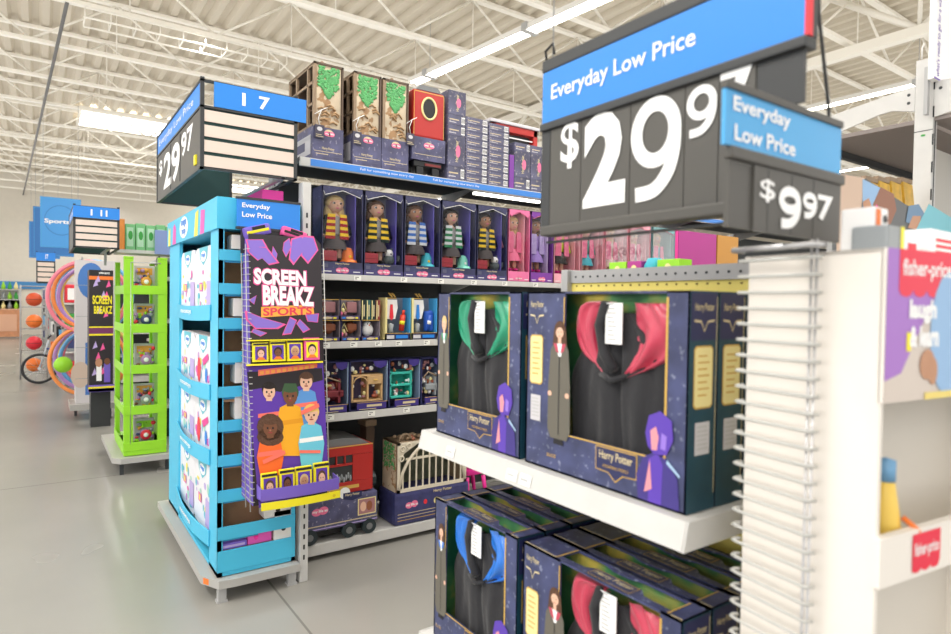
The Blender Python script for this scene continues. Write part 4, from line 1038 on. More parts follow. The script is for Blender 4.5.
# ================================================================== DOLL BOXES
DB_D, DB_H = .15, .505
def doll_parts(r, w_, skin, hair, top, stripe, skirt, hat, hatc, dress=None):
    s = DB_H/.505; cx_ = -.075
    q = MB(); yc = w_*.42; z0 = .075
    J = [(cx_, yc, z0+.175, .03), (cx_, yc, z0+.245, .032), (cx_, yc, z0+.275, .014), (cx_, yc, z0+.295, .014),
         (cx_, yc-.03, z0+.255, .016), (cx_+.01, yc-.055, z0+.2, .014), (cx_+.02, yc-.06, z0+.14, .012), (cx_, yc+.03, z0+.255, .016), (cx_+.01, yc+.055, z0+.2, .014), (cx_+.02, yc+.062, z0+.14, .012),
         (cx_, yc-.02, z0+.15, .022), (cx_, yc-.022, z0+.08, .017), (cx_+.005, yc-.022, z0+.015, .013), (cx_, yc+.02, z0+.15, .022), (cx_, yc+.022, z0+.08, .017), (cx_+.005, yc+.022, z0+.015, .013)]
    skin_add(q, J, [(0, 1), (1, 2), (2, 3), (1, 4), (4, 5), (5, 6), (1, 7), (7, 8), (8, 9), (0, 10), (10, 11), (11, 12), (0, 13), (13, 14), (14, 15)], skin)
    hz = z0+.335; q.ell((cx_, yc, hz), (.042, .04, .048), skin, 14, 10)
    q.ell((cx_+.042, yc, hz-.006), (.006, .005, .006), skin, 8, 6)
    for sy in (-1, 1):
        q.ell((cx_+.036, yc+sy*.016, hz+.004), (.006, .008, .007), wtext, 8, 6); q.ell((cx_+.041, yc+sy*.016, hz+.003), (.003, .005, .006), ink, 8, 6)
        q.box((cx_+.036, yc+sy*.016-.008, hz+.017), (cx_+.04, yc+sy*.016+.008, hz+.019), hair)
    q.ell((cx_+.036, yc, hz-.024), (.006, .009, .003), artpink, 8, 6)
    d_ = q.build('doll', r, loc=(0, 0, 0))
    q = MB(); q.ell((cx_-.006, yc, hz+.012), (.048, .047, .046), hair, 14, 10)
    q.ell((cx_-.012, yc-.03, hz-.06), (.026, .022, .065), hair); q.ell((cx_-.012, yc+.03, hz-.06), (.026, .022, .065), hair)
    # cut a face opening by pushing the front of the cap back
    for k, v in enumerate(q.v):
        if v.x > cx_+.028 and v.z < hz+.026: q.v[k] = Vector((cx_+.012, v.y, v.z))
    q.build('hair', d_, loc=(0, 0, 0))
    q = MB(); n_ = 8 if stripe else 3
    zb, zt = z0+.13, z0+.275
    for k in range(n_):
        a = zb+(zt-zb)*k/n_; b = zb+(zt-zb)*(k+1)/n_; wid = lambda z: .058-.012*(z-zb)/(zt-zb)
        mt = (stripe if (stripe and k % 2) else top)
        q.prism([(cx_+.038, yc-wid(a), a), (cx_+.044, yc-.012, a), (cx_+.044, yc-.012, b), (cx_+.038, yc-wid(b), b)], (-.006, 0, 0), mt)
        q.prism([(cx_+.044, yc+.012, a), (cx_+.038, yc+wid(a), a), (cx_+.038, yc+wid(b), b), (cx_+.044, yc+.012, b)], (-.006, 0, 0), mt if not stripe else mt)
    q.ell((cx_, yc, (zb+zt)/2), (.036, .052, .075), dress or mat('doll_grey_knit', (160, 160, 162), .8))
    for sy in (-1, 1): q.tube([(cx_, yc+sy*.03, z0+.265), (cx_+.01, yc+sy*.058, z0+.2), (cx_+.022, yc+sy*.064, z0+.155)], [.02, .02, .017], dress or black, 8)
    q.build('jacket', d_, loc=(0, 0, 0))
    q = MB(); q.lathe((cx_, yc, z0+.07), [(.062, 0), (.055, .03), (.036, .085), (.03, .09)], skirt, 16); q.build('skirt', d_, loc=(0, 0, 0))
    q = MB()
    for sy in (-1, 1): q.ell((cx_+.012, yc+sy*.022, z0+.01), (.026, .014, .012), ink if not dress else hotpink)
    q.build('shoe', d_, loc=(0, 0, 0))
    d_.scale = (1.12, 1.25, 1.0); d_.location = (cx_*(1-1.12), yc*(1-1.25), 0)
def doll_box(label, y, w_, skin, hair, top, stripe, skirt, hat, card, group='boxed dolls in house scarves', dress=None, brand='pinkp', interior=None, title=True):
    r = thing('doll_box', label, 'doll box', (-3.425, y, 1.656), group)
    w_ -= .004; q = MB(); D = DB_D; t = .003
    inn = interior or mat('doll_box_interior', (142, 142, 172), .5)
    q.box((-D, 0, 0), (0, w_, .003), card); q.box((-D, 0, 0), (-D+t, w_, DB_H), inn); q.box((-D, 0, 0), (0, t, DB_H), card); q.box((-D, w_-t, 0), (0, w_, DB_H), card)
    q.box((-D, t, .06), (-D+.012, w_*.0+.012, DB_H-.01), mat('interior_violet', (92, 84, 180), .5)); q.box((-D+.002, w_-.05, .06), (-.01, w_-.044, DB_H-.02), MATS['interior_violet'] if not dress else inn)
    q.box((-D, 0, DB_H-t), (0, w_, DB_H), card)
    q.box((-.004, 0, 0), (0, w_, .07), card); q.box((-.03, t, .067), (-.004, w_-t, .07), card)
    q.box((-.004, 0, .07), (0, .007, DB_H), card); q.box((-.004, w_-.007, .07), (0, w_, DB_H), card)
    pts = [(.0, DB_H), (.0, DB_H-.02), (.02, DB_H-.05), (w_*.25, DB_H-.035), (w_*.5, DB_H-.016), (w_*.75, DB_H-.035), (w_-.02, DB_H-.05), (w_, DB_H-.02), (w_, DB_H)]
    q.prism([(-.004, a, b) for a, b in pts], (.004, 0, 0), card)
    F_ = FX(0, 0, 0)
    edge = [(.01, DB_H-.03), (.02, DB_H-.052), (w_*.25, DB_H-.038), (w_*.5, DB_H-.019), (w_*.75, DB_H-.038), (w_-.02, DB_H-.052), (w_-.01, DB_H-.03)]
    q.fp(F_, edge+[(a, b-.003) for a, b in edge[::-1]], wtext if not dress else pinkp, .0006)
    if title:
        q.fp(F_, [(w_*.32, .066), (w_*.5, .074), (w_*.68, .066), (w_*.68, .05), (w_*.32, .05)], navyd, .0006)
        q.ft(F_, 'Harry Potter', w_*.33, .052, w_*.34, .014, gold2, .0012, bold=.02)
        q.fr(F_, w_*.05, .036, w_*.16, .058, navyg, .0006); q.fr(F_, 0, .0, w_, .03, mat('band_violet', (74, 70, 120), .5), .0005)
    q.fc(F_, w_*.43, .022, w_*.09, .015, pinkp, .001); q.fc(F_, w_*.56, .022, w_*.1, .017, pinkp, .001); q.ft(F_, 'my life as', w_*.36, .014, w_*.28, .014, wtext, .0016, bold=.03)
    q.fr(F_, w_*.06, .012, w_*.24, .017, wtext, .001); q.fr(F_, w_*.76, .012, w_*.93, .017, wtext, .001)
    q.build('carton', r, loc=(0, 0, 0))
    doll_parts(r, w_, skin, hair, top, stripe, skirt, hat, None, dress)
    if not dress:
        q = MB(); q.box((-.05, .012, .075), (-.012, .1, .135), mat('doll_suitcase', (176, 56, 70), .45), .004); q.tube([(-.03, .04, .135), (-.03, .042, .147), (-.03, .07, .147), (-.03, .072, .135)], .003, mat('doll_suitcase_handle', (110, 40, 46)), 6)
        q.box((-.0125, .012, .1), (-.011, .1, .103), MATS['doll_suitcase_handle']); q.build('suitcase', r, loc=(0, 0, 0))
        q = MB(); k, c1, c2 = hat; yc = w_-.075
        if k == 'hat':
            q.lathe((-.05, yc, .072), [(.055, 0), (.052, .012), (.036, .02), (.034, .06), (.02, .085), (0, .09)], c1, 16); q.ell((-.018, yc, .105), (.006, .01, .01), c2)
            q.ell((-.03, yc-.014, .12), (.005, .005, .005), ink); q.ell((-.03, yc+.014, .12), (.005, .005, .005), ink)
        else:
            q.ell((-.05, yc, .1), (.04, .038, .032), c1); q.ell((-.045, yc, .14), (.026, .027, .026), c2); q.ell((-.05, yc-.02, .165), (.007, .009, .012), c1); q.ell((-.05, yc+.02, .165), (.007, .009, .012), c1)
            q.ell((-.02, yc, .136), (.006, .006, .005), ink); q.tube([(-.05, yc+.03, .09), (-.04, yc+.06, .1), (-.04, yc+.062, .13)], .01, c1, 8)
        q.build('plush_accessory', r, loc=(0, 0, 0))
    q = MB(); q.box((-.0028, .006, .072), (-.0022, w_-.006, DB_H-.03), pane); q.build('window_pane', r, loc=(0, 0, 0))
    return r
boxcard = speckle('doll_box_card', (58, 60, 96), (120, 120, 150), 60, .66)
Y_ = mat('knit_yellow', (246, 206, 50), .8); R_ = mat('knit_red', (170, 34, 44), .8); K_ = mat('knit_dark', (30, 46, 44), .8); B_ = mat('knit_blue', (70, 120, 206), .8); W2_ = mat('knit_white', (220, 224, 230), .8); G_ = mat('knit_green', (40, 130, 84), .8)
gs = mat('doll_grey_skirt', (84, 78, 80), .8)
doll_box('boxed blonde doll with red and yellow striped scarf and orange hat', 1.32, .262, skin1, hairb, R_, Y_, gs, ('hat', orange, Y_), boxcard)
doll_box('boxed dark-haired doll with black and yellow striped scarf, second from left', 1.584, .268, skin1, hairn, K_, Y_, gs, ('plush', mat('plush_grey', (90, 100, 104), .8), wtext), boxcard)
doll_box('boxed doll with blue and white striped scarf and turquoise hat', 1.854, .268, skin2, hairn, W2_, B_, gs, ('hat', mat('hat_turquoise', (60, 176, 196), .6), Y_), boxcard)
doll_box('boxed doll with green and white striped scarf and mint hat', 2.124, .28, skin1, hairk, G_, W2_, gs, ('hat', mat('hat_mint', (130, 216, 196), .6), wtext), boxcard)
doll_box('boxed doll with black and yellow striped scarf, right beside the pink box', 2.406, .262, skin2, hairk, K_, Y_, gs, ('plush', MATS['plush_grey'], wtext), boxcard)
pk = mat('pink_doll_card', (236, 120, 168), .5); pki = mat('pink_doll_interior', (240, 170, 184), .5)
doll_box('pink box with a blonde doll in a pink skirt', 2.672, .2, skin1, hairb, pinkp, None, pinkp, None, pk, 'boxed dolls in dresses', dress=mat('pink_dress', (240, 160, 184), .7), interior=pki, title=False)
pv = mat('violet_doll_card', (126, 60, 160), .5)
doll_box('purple box with a doll in a lilac dress beside the pink doll box', 2.876, .22, skin2, hairn, MATS['pack_lilac'], None, mat('lilac_skirt', (160, 130, 206), .7), None, pv, 'boxed dolls in dresses', dress=mat('lilac_dress', (170, 140, 214), .7), interior=mat('lilac_interior', (200, 180, 220), .5), title=False)
pz = [(3.1, .27, 'pink doll box with a doll in a lime top, under the large price sign', pki, mat('lime_dress', (190, 220, 50), .7), black), (3.38, .24, 'pale pink doll box with a doll in teal, left of the lime-top doll', pki, mat('teal_dress', (90, 170, 160), .7), MATS['hat_turquoise']),
      (3.64, .26, 'doll box with a doll in a cream outfit, under the large price sign', pki, mat('cream_dress', (236, 220, 210), .7), mat('cream_skirt', (226, 200, 190))), (3.92, .26, 'doll box with a doll in white and black, under the price sign', pki, wtext, ink),
      (4.2, .3, 'teal doll box between the pink doll boxes and the magenta carton', mat('teal_int', (130, 180, 184), .5), MATS['hat_turquoise'], teal)]
for y, w_, lab, inn, dr, sk_ in pz:
    doll_box(lab, y, w_, skin1, hairb if w_ > .25 else hairn, pinkp, None, sk_, None, pki if inn is pki else MATS['teal_int'], 'boxed dolls in dresses', dress=dr, interior=inn, title=False)
def plain(name, label, cat, a, b, mt, group=None, prints=None, ch=.002):
    q = MB(); q.box(a, b, mt, ch)
    if prints: prints(q)
    o = q.build(name); tag(o, label, cat, group); return o
plain('toy_carton', 'hot pink narrow carton left of the magenta carton', 'carton', (-3.6, 4.505, 1.656), (-3.43, 4.545, 2.16), hotpink, 'toy cartons at the far end of the doll shelf')
plain('toy_carton', 'large plain magenta carton at the far end of the doll shelf', 'carton', (-3.6, 4.55, 1.656), (-3.43, 5.1, 2.16), mat('magenta_card', (176, 54, 140), .5), 'toy cartons at the far end of the doll shelf')
plain('toy_carton', 'ochre brown carton right of the magenta carton', 'carton', (-3.6, 5.12, 1.656), (-3.43, 5.45, 2.16), mat('ochre_card', (196, 140, 60), .5), 'toy cartons at the far end of the doll shelf')
for (p0, p1, mt, lab) in ((609, 626, lime, 'lime small box on the low shelving, leftmost'), (627, 641, mat('magenta_card', (176, 54, 140)), 'small magenta box on the low shelving beside the lime box'), (657, 679, lime, 'lime small box on the low shelving, right of the round teal tin')):
    a = at(p0, 268, 'y', 1.5); b = at(p1, 268, 'y', 1.5)
    plain('small_box', lab, 'box', (a.x, 1.5, 1.561), (b.x, 1.56, 1.561+.075), mt, 'small boxes on top of the low shelving', lambda q, a=a, b=b: q.fc(FY(1.5, 0, 0), (a.x+b.x)/2, 1.61, .012, .014, MATS['cream_print'], .001))
a = at(648, 268, 'y', 1.5); q = MB(); q.lathe((a.x, 1.53, 1.561), [(0, 0), (.03, 0), (.031, .06), (.02, .082), (0, .085)], MATS['hat_turquoise'], 18); tag(q.build('round_tin'), 'round teal tin between the small bright boxes on the low shelving', 'tin')
# ================================================================== TOP SHELF OF THE DOLL SHELVING
ZT = 2.303; XF = -3.425
timber = mat('toy_timber_brown', (150, 128, 104), .6, var=.12, scale=30); timberd = mat('toy_timber_dark', (96, 78, 64), .6)
stonep = speckle('stone_print', (214, 196, 168), (170, 132, 92), 26, .56); ivy = mat('toy_ivy', (88, 168, 100), .5, var=.2, scale=40)
tray_n = speckle('playset_tray_card', (84, 84, 118), (136, 134, 156), 50, .62)
def tower_set(label, y, w_=.18, group='tall brown castle playsets on the top shelf'):
    r = thing('castle_playset', label, 'playset', (XF-.22, y+w_/2, ZT), group)
    D = .44; H = .545; hb = .185
    q = MB(); q.box((XF-D, y, ZT), (XF, y+w_, ZT+hb), tray_n, .002); F_ = FX(XF, y, ZT)
    q.fc(F_, w_*.52, .155, .028, .02, gold2); q.fc(F_, w_*.46, .15, .02, .014, pinkp, .002); q.fc(F_, w_*.6, .15, .02, .015, pinkp, .002); q.ft(F_, 'my life', w_*.4, .143, w_*.28, .013, wtext, .003, bold=.03)
    q.ft(F_, 'Harry Potter', w_*.3, .055, w_*.4, .018, gold2, bold=.02); q.fr(F_, w_*.05, .045, w_*.95, .048, gold2); q.fr(F_, w_*.1, .03, w_*.5, .034, gold2); q.fr(F_, w_*.6, .022, w_*.9, .026, navyg)
    Fl = FY(y, XF-D, ZT); q.fr(Fl, .02, .03, D-.03, .14, MATS['grey_white_label'], .001); q.fr(Fl, .05, .06, D-.12, .11, navyg, .0015)
    q.build('tray', r)
    q = MB(); z0, z1 = ZT+hb, ZT+H
    q.box((XF-D+.01, y+.006, z0), (XF-.006, y+w_-.006, z0+.006), timberd)
    for (x, yy) in ((XF-.02, y+.004), (XF-.02, y+w_-.02), (XF-D+.01, y+.004), (XF-D+.01, y+w_-.02), (XF-.11, y+.004), (XF-.3, y+.004)): q.box((x-.002, yy, z0), (x+.016, yy+.016, z1), timber, .002)
    for z in (z0+.0, z0+.12, z0+.24, z1-.02):
        q.box((XF-D+.01, y+.004, z), (XF-.006, y+.014, z+.016), timber, .002)
    q.box((XF-D+.01, y+.004, z1-.014), (XF-.006, y+w_-.004, z1), timber, .003); q.box((XF-D+.012, y+.02, z0), (XF-D+.018, y+w_-.01, z1), timberd)
    q.box((XF-D+.02, y+w_-.014, z0), (XF-.01, y+w_-.008, z1), timberd); q.box((XF-.3, y+.02, z0+.1), (XF-.02, y+w_-.02, z0+.106), timberd)
    q.box((XF-.006, y+.004, z1-.012), (XF+.002, y+w_-.004, z1), timberd); q.box((XF-.006, y+w_-.014, z0), (XF+.002, y+w_-.004, z1), timberd); q.box((XF-.006, y+.004, z0), (XF+.002, y+.02, z1), timber)
    q.build('frame', r)
    q = MB(); q.box((XF-.01, y+.02, z0), (XF-.004, y+w_-.014, z1-.012), stonep)
    rs = random.Random(int(y*100))
    for k in range(9):
        zz = z0+.01+rs.random()*.17; yy = y+.03+rs.random()*(w_-.08); q.tube([(XF-.003, yy, zz), (XF+.0, yy+.02, zz+.012), (XF-.003, yy+.045, zz+rs.uniform(-.02, .02))], .006, mat('stone_relief', (176, 142, 104), .7), 6)
    q.build('front_panel', r)
    q = MB()
    for k in range(260):
        v = rs.random(); u = rs.random(); wid = .82 if v < .6 else .82*(1-(v-.6)/.42)
        yy = y+w_*.5+(u-.5)*(w_-.04)*wid; zz = z1-.02-v*.17
        q.ell((XF-.002, yy, zz), (.004, rs.uniform(.008, .013), rs.uniform(.006, .01)), ivy, 6, 4)
    q.build('ivy', r)
    q = MB()
    for k in range(8): q.ell((XF-.06-.012*k, y+w_*.55+rs.uniform(-.03, .03), z1+rs.uniform(.004, .03)), rs.uniform(.008, .014), timber, 8, 6)
    q.build('roof_ornament', r)
    return r
def hang_label(y, z, label):
    r = thing('hang_label', label, 'tag', (XF+.02, y, z), 'dark tags tied to the top shelf playsets')
    q = MB(); q.box((XF+.004, y-.028, z), (XF+.008, y+.028, z+.075), mat('tag_card', (70, 66, 84), .5), .001); F_ = FX(XF+.008, y-.028, z)
    q.fr(F_, .006, .008, .05, .011, gold2); q.fr(F_, .006, .018, .04, .021, gold2); q.fc(F_, .028, .052, .016, .012, MATS['grey_white_label']); q.build('card', r)
    q = MB(); q.tube([(XF+.006, y, z+.075), (XF+.01, y-.01, z+.11), (XF+.006, y+.01, z+.16), (XF+.004, y+.045, z+.18)], .0022, wtext, 5); q.tube([(XF+.006, y+.01, z+.16), (XF+.008, y-.03, z+.13)], .002, wtext, 5); q.build('string', r)
    r.rotation_euler = (math.radians(0), 0, 0)
tower_set('brown castle playset with green ivy, leftmost on the top shelf', 1.262, .185)
tower_set('brown castle playset with green ivy, middle of the three on the top shelf', 1.505, .184)
tower_set('brown castle playset with green ivy, right of the three beside the red playset', 1.692, .184)
hang_label(1.3, 2.42, 'dark tag hanging on the leftmost brown playset'); hang_label(1.53, 2.42, 'dark tag hanging on the middle brown playset')
# red train carriage playset standing on end
r = thing('carriage_playset', 'red carriage playset with a round black window on the top shelf', 'playset', (XF-.2, 2.02, ZT))
y0, y1 = 1.9, 2.145
q = MB(); q.box((XF-.42, y0+.01, ZT+.235), (XF-.004, y1-.01, ZT+.53), red, .012); F_ = FX(XF-.004, y0, ZT)
for (a, b, c, d_) in ((.012, .24, .016, .52), (.229, .24, .233, .52), (.012, .515, .233, .52)): q.fr(F_, a, b, c, d_, gold)
q.build('body', r)
q = MB(); n_ = 24
q.tube([(XF-.002, 2.022+.052*math.cos(2*PI*i/n_), ZT+.42+.068*math.sin(2*PI*i/n_)) for i in range(n_)], .007, cream, 8, closed=True); q.build('window_ring', r)
q = MB(); q.fc(FX(XF-.003, 2.022, ZT+.42), 0, 0, .05, .066, black, .001, 24); q.build('round_window', r)
q = MB(); roofg = mat('toy_roof_grey', (120, 122, 124), .45)
q.prism([(XF-.004, y0+.03, ZT+.53), (XF-.004, y0+.06, ZT+.562), (XF-.004, y1-.06, ZT+.562), (XF-.004, y1-.03, ZT+.53)], (-.4, 0, 0), roofg); q.build('roof', r)
q = MB(); q.box((XF-.42, y0, ZT+.09), (XF, y1, ZT+.235), tray_n, .002); F_ = FX(XF, y0, ZT); q.fc(F_, .12, .185, .034, .022, gold2); q.fc(F_, .105, .185, .022, .016, pinkp, .002); q.fc(F_, .14, .185, .022, .016, pinkp, .002); q.ft(F_, 'my life', .09, .178, .07, .014, wtext, .003, bold=.03)
q.fr(F_, .02, .125, .22, .128, gold2); q.fr(FY(y0, XF-.42, ZT), .2, .11, .38, .2, MATS['grey_white_label'], .001); q.build('card_band', r)
q = MB(); q.box((XF-.4, y0+.02, ZT+.05), (XF-.01, y1-.02, ZT+.09), black, .006); q.box((XF-.03, y0+.04, ZT), (XF-.01, y0+.09, ZT+.05), black, .004); q.box((XF-.03, y1-.09, ZT), (XF-.01, y1-.04, ZT+.05), black, .004)
q.box((XF-.02, y0+.1, ZT+.06), (XF-.004, y1-.03, ZT+.075), mat('undercarriage_red', (120, 40, 40), .5)); q.build('undercarriage', r)
for xx in (XF-.08, XF-.32):
    q = MB(); q.cyl((xx, y0+.0, ZT+.035), (xx, y0+.02, ZT+.035), .035, black, 16); q.build('wheel', r)
hang_label(1.885, 2.47, 'white string tag between the brown and red playsets')
# navy accessory boxes stacked on the top shelf
boxn = speckle('accessory_box_card', (86, 86, 112), (150, 144, 150), 46, .6)
def navy_box(label, y0, y1, z0, z1, tall=False, group='navy accessory boxes stacked on the top shelf', bar=True, mt=None):
    q = MB(); q.box((XF-.26, y0, z0), (XF, y1, z1-.0012), mt or boxn, .0015); F_ = FX(XF, y0, z0); w_ = y1-y0; h_ = z1-z0
    if tall:
        q.ftv(F_, 'Harry Potter', w_*.42, h_*.15, w_*.22, h_*.7, gold2, .001, bold=.02); q.fc(F_, w_*.8-.03, h_*.5, .018, h_*.2, pinkp, .0012)
    else: q.fr(F_, w_*.06, h_*.45, w_*.6, h_*.55, gold2); q.fr(F_, w_*.06, h_*.2, w_*.45, h_*.27, MATS['grey_white_label'])
    if bar:
        q.fr(F_, w_*.74, h_*.15, w_*.95, h_*.85, wtext, .0012)
        for k in range(4): q.fr(F_, w_*(.76+.05*k), h_*.25, w_*(.785+.05*k), h_*.75, ink, .0018)
    o = q.build('accessory_box'); tag(o, label, 'box', group); return o
rows = ['lowest', 'second', 'third', 'fourth', 'fifth', 'sixth', 'seventh', 'eighth', 'topmost']
zc = [ZT, ZT+.09, ZT+.275, ZT+.345, ZT+.41]
ca = [(ZT, ZT+.085, False), (ZT+.085, ZT+.285, True), (ZT+.285, ZT+.355, False), (ZT+.355, ZT+.42, False), (ZT+.42, ZT+.575, True)]
for k, (a, b, t_) in enumerate(ca): navy_box('navy box in the stack touching the red playset, %s of five' % ('lowest', 'second', 'third', 'fourth', 'topmost')[k], 2.165, 2.3, a, b, t_, bar=not t_)
for k in range(9): navy_box('thin navy box, %s in the first stack of thin boxes on the top shelf' % rows[k], 2.305, 2.485, ZT+k*.0475, ZT+(k+1)*.0475)
for k in range(9): navy_box('thin navy box, %s in the second stack of thin boxes on the top shelf' % rows[k], 2.49, 2.665, ZT+k*.0465, ZT+(k+1)*.0465)
plain('accessory_box', 'slim violet box standing right of the thin navy boxes on the top shelf', 'box', (XF-.26, 2.672, ZT), (XF, 2.712, ZT+.23), mat('violet_doll_card', (126, 60, 160)), 'navy accessory boxes stacked on the top shelf')
for k, (y0, y1) in enumerate(((2.716, 2.86), (2.864, 3.0))):
    w_ = ('left', 'right')[k]
    navy_box('low navy box at the bottom of the stack below the red framed toy, %s' % w_, y0, y1, ZT, ZT+.085)
    navy_box('tall navy box in the stack below the red framed toy, %s' % w_, y0, y1, ZT+.085, ZT+.265, True, bar=False)
    navy_box('small navy box on top of the stack below the red framed toy, %s' % w_, y0, y1, ZT+.265, ZT+.325)
r = thing('framed_playset', 'red framed playset with a dark window behind the navy boxes', 'playset', (XF-.33, 2.9, ZT))
q = MB(); xx = XF-.28
for (a, b, c, d_) in ((2.72, ZT, 2.76, ZT+.53), (3.12, ZT, 3.16, ZT+.53), (2.72, ZT+.48, 3.16, ZT+.53), (2.72, ZT+.0, 3.16, ZT+.3)): q.box((xx-.1, a, b), (xx, c, d_), red, .003)
for k in range(3): q.box((xx-.02, 2.76, ZT+.44-.06*k), (xx-.01, 3.12, ZT+.448-.06*k), wtext)
q.build('frame', r); q = MB(); q.box((xx-.06, 2.76, ZT+.3), (xx-.05, 3.12, ZT+.48), dgrey); q.tube([(xx-.04, 2.94+.09*math.cos(i*2*PI/20), ZT+.37+.03*math.sin(i*2*PI/20)) for i in range(20)], .006, wtext, 6, closed=True); q.build('window', r)
q = MB(); q.box((xx-.1, 2.7, ZT+.53), (xx+.01, 3.18, ZT+.555), MATS['grey_white_label'], .006); q.build('roof', r)

# ================================================================== MIDDLE SHELVES
for n_, c_ in (('toy_mauve', (170, 120, 124)), ('toy_leather', (150, 88, 60)), ('toy_grey', (150, 156, 160)), ('toy_rust', (170, 90, 70))): mat(n_, c_, .5)
clearbox = mat('toy_window_backing', (150, 140, 150), .5, var=.25, scale=30)
Z3 = 1.2625
def small_set(label, y, w_, z, h_, kind, group='small clear-front accessory packs on the middle shelf', d_=.1):
    r = thing('accessory_pack', label, 'toy pack', (XF-.03, y+w_/2, z), group); x = XF-.01
    q = MB(); w_ -= .003; q.box((x-d_, y, z), (x-d_+.003, y+w_, z+h_), clearbox); q.box((x-d_, y, z), (x, y+.003, z+h_), navyd); q.box((x-d_, y+w_-.003, z), (x, y+w_, z+h_), clearbox)
    q.box((x-d_, y, z), (x, y+w_, z+.003), navyd); q.box((x-.003, y, z), (x, y+w_, z+h_*.2), mat('pack_band', (84, 74, 120), .5)); F_ = FX(x, y, z)
    q.fc(F_, w_*.5, h_*.1, w_*.22, h_*.06, gold2); q.fr(F_, w_*.1, h_*.06, w_*.25, h_*.14, blue, .001); q.fr(F_, w_*.75, h_*.06, w_*.88, h_*.14, yell, .001)
    q.box((x-.002, y, z+h_*.985-.002), (x, y+w_, z+h_), gold); q.build('carton', r)
    q = MB(); yc = y+w_*.5; xc = x-d_*.5; zb = z+h_*.2
    if kind == 'pouch':
        q.ell((xc, yc+w_*.12, zb+h_*.42), (d_*.3, w_*.26, h_*.3), mat('toy_leather', (150, 88, 60), .6)); q.box((xc, yc-w_*.1, zb+h_*.3), (xc+.03, yc+w_*.38, zb+h_*.62), MATS['toy_leather'], .006)
    elif kind == 'pink':
        q.box((xc, yc-w_*.1, zb+h_*.15), (xc+.03, yc+w_*.4, zb+h_*.68), mat('toy_mauve', (170, 120, 124), .6), .006)
    elif kind == 'owl':
        q.ell((xc, yc, zb+h_*.3), (.03, w_*.32, h_*.32), wtext); q.ell((xc, yc-w_*.02, zb+h_*.56), (.028, w_*.22, h_*.18), wtext)
        q.ell((xc+.026, yc-w_*.08, zb+h_*.6), .004, ink, 8, 6); q.ell((xc+.026, yc+w_*.06, zb+h_*.6), .004, ink, 8, 6); q.ell((xc+.028, yc, zb+h_*.54), (.006, .004, .005), orange, 8, 6)
    q.build('toy', r)
    if kind != 'owl':
        q = MB(); 
        for k in range(3): q.ell((xc+.02, y+w_*(.12+.1*k), zb+h_*(.1+.16*(k % 2))), (.012, w_*.09, h_*.12), (pinkp, cream, MATS['toy_mauve'])[k])
        q.tube([(xc+.02, y+w_*.1, zb+h_*.3), (xc+.02, y+w_*.25, zb+h_*.62), (xc+.02, y+w_*.42, zb+h_*.25)], .004, cream, 6)
        q.build('trinkets', r)
    return r
small_set('clear-front pack with a leather bag, lower row, leftmost on the middle shelf', 1.29, .155, Z3, .125, 'pouch')
small_set('clear-front pack with a leather bag, lower row, second on the middle shelf', 1.45, .125, Z3, .125, 'pouch')
small_set('clear-front pack with a white owl toy on the middle shelf', 1.578, .125, Z3, .125, 'owl')
small_set('clear-front pack with a mauve bag, upper row, leftmost on the middle shelf', 1.29, .15, Z3+.126, .12, 'pink')
small_set('clear-front pack with a mauve bag, upper row, second on the middle shelf', 1.443, .13, Z3+.126, .12, 'pink')
for k in range(4):
    q = MB(); y = 1.578+k*.032; x = XF-.012; q.box((x-.09, y, Z3+.126), (x, y+.028, Z3+.245), (K_, mat('spine_teal', (40, 90, 90)), K_, mat('spine_red', (130, 50, 46)))[k], .002); q.fr(FX(x, y, Z3+.126), .002, .002, .008, .116, cream, .001); q.fr(FX(x, y, Z3+.126), .012, .02, .02, .09, gold2, .001)
    tag(q.build('accessory_pack'), 'slim upright pack above the owl toy, %s from the left' % nth[k], 'toy pack', 'slim upright packs above the owl toy')
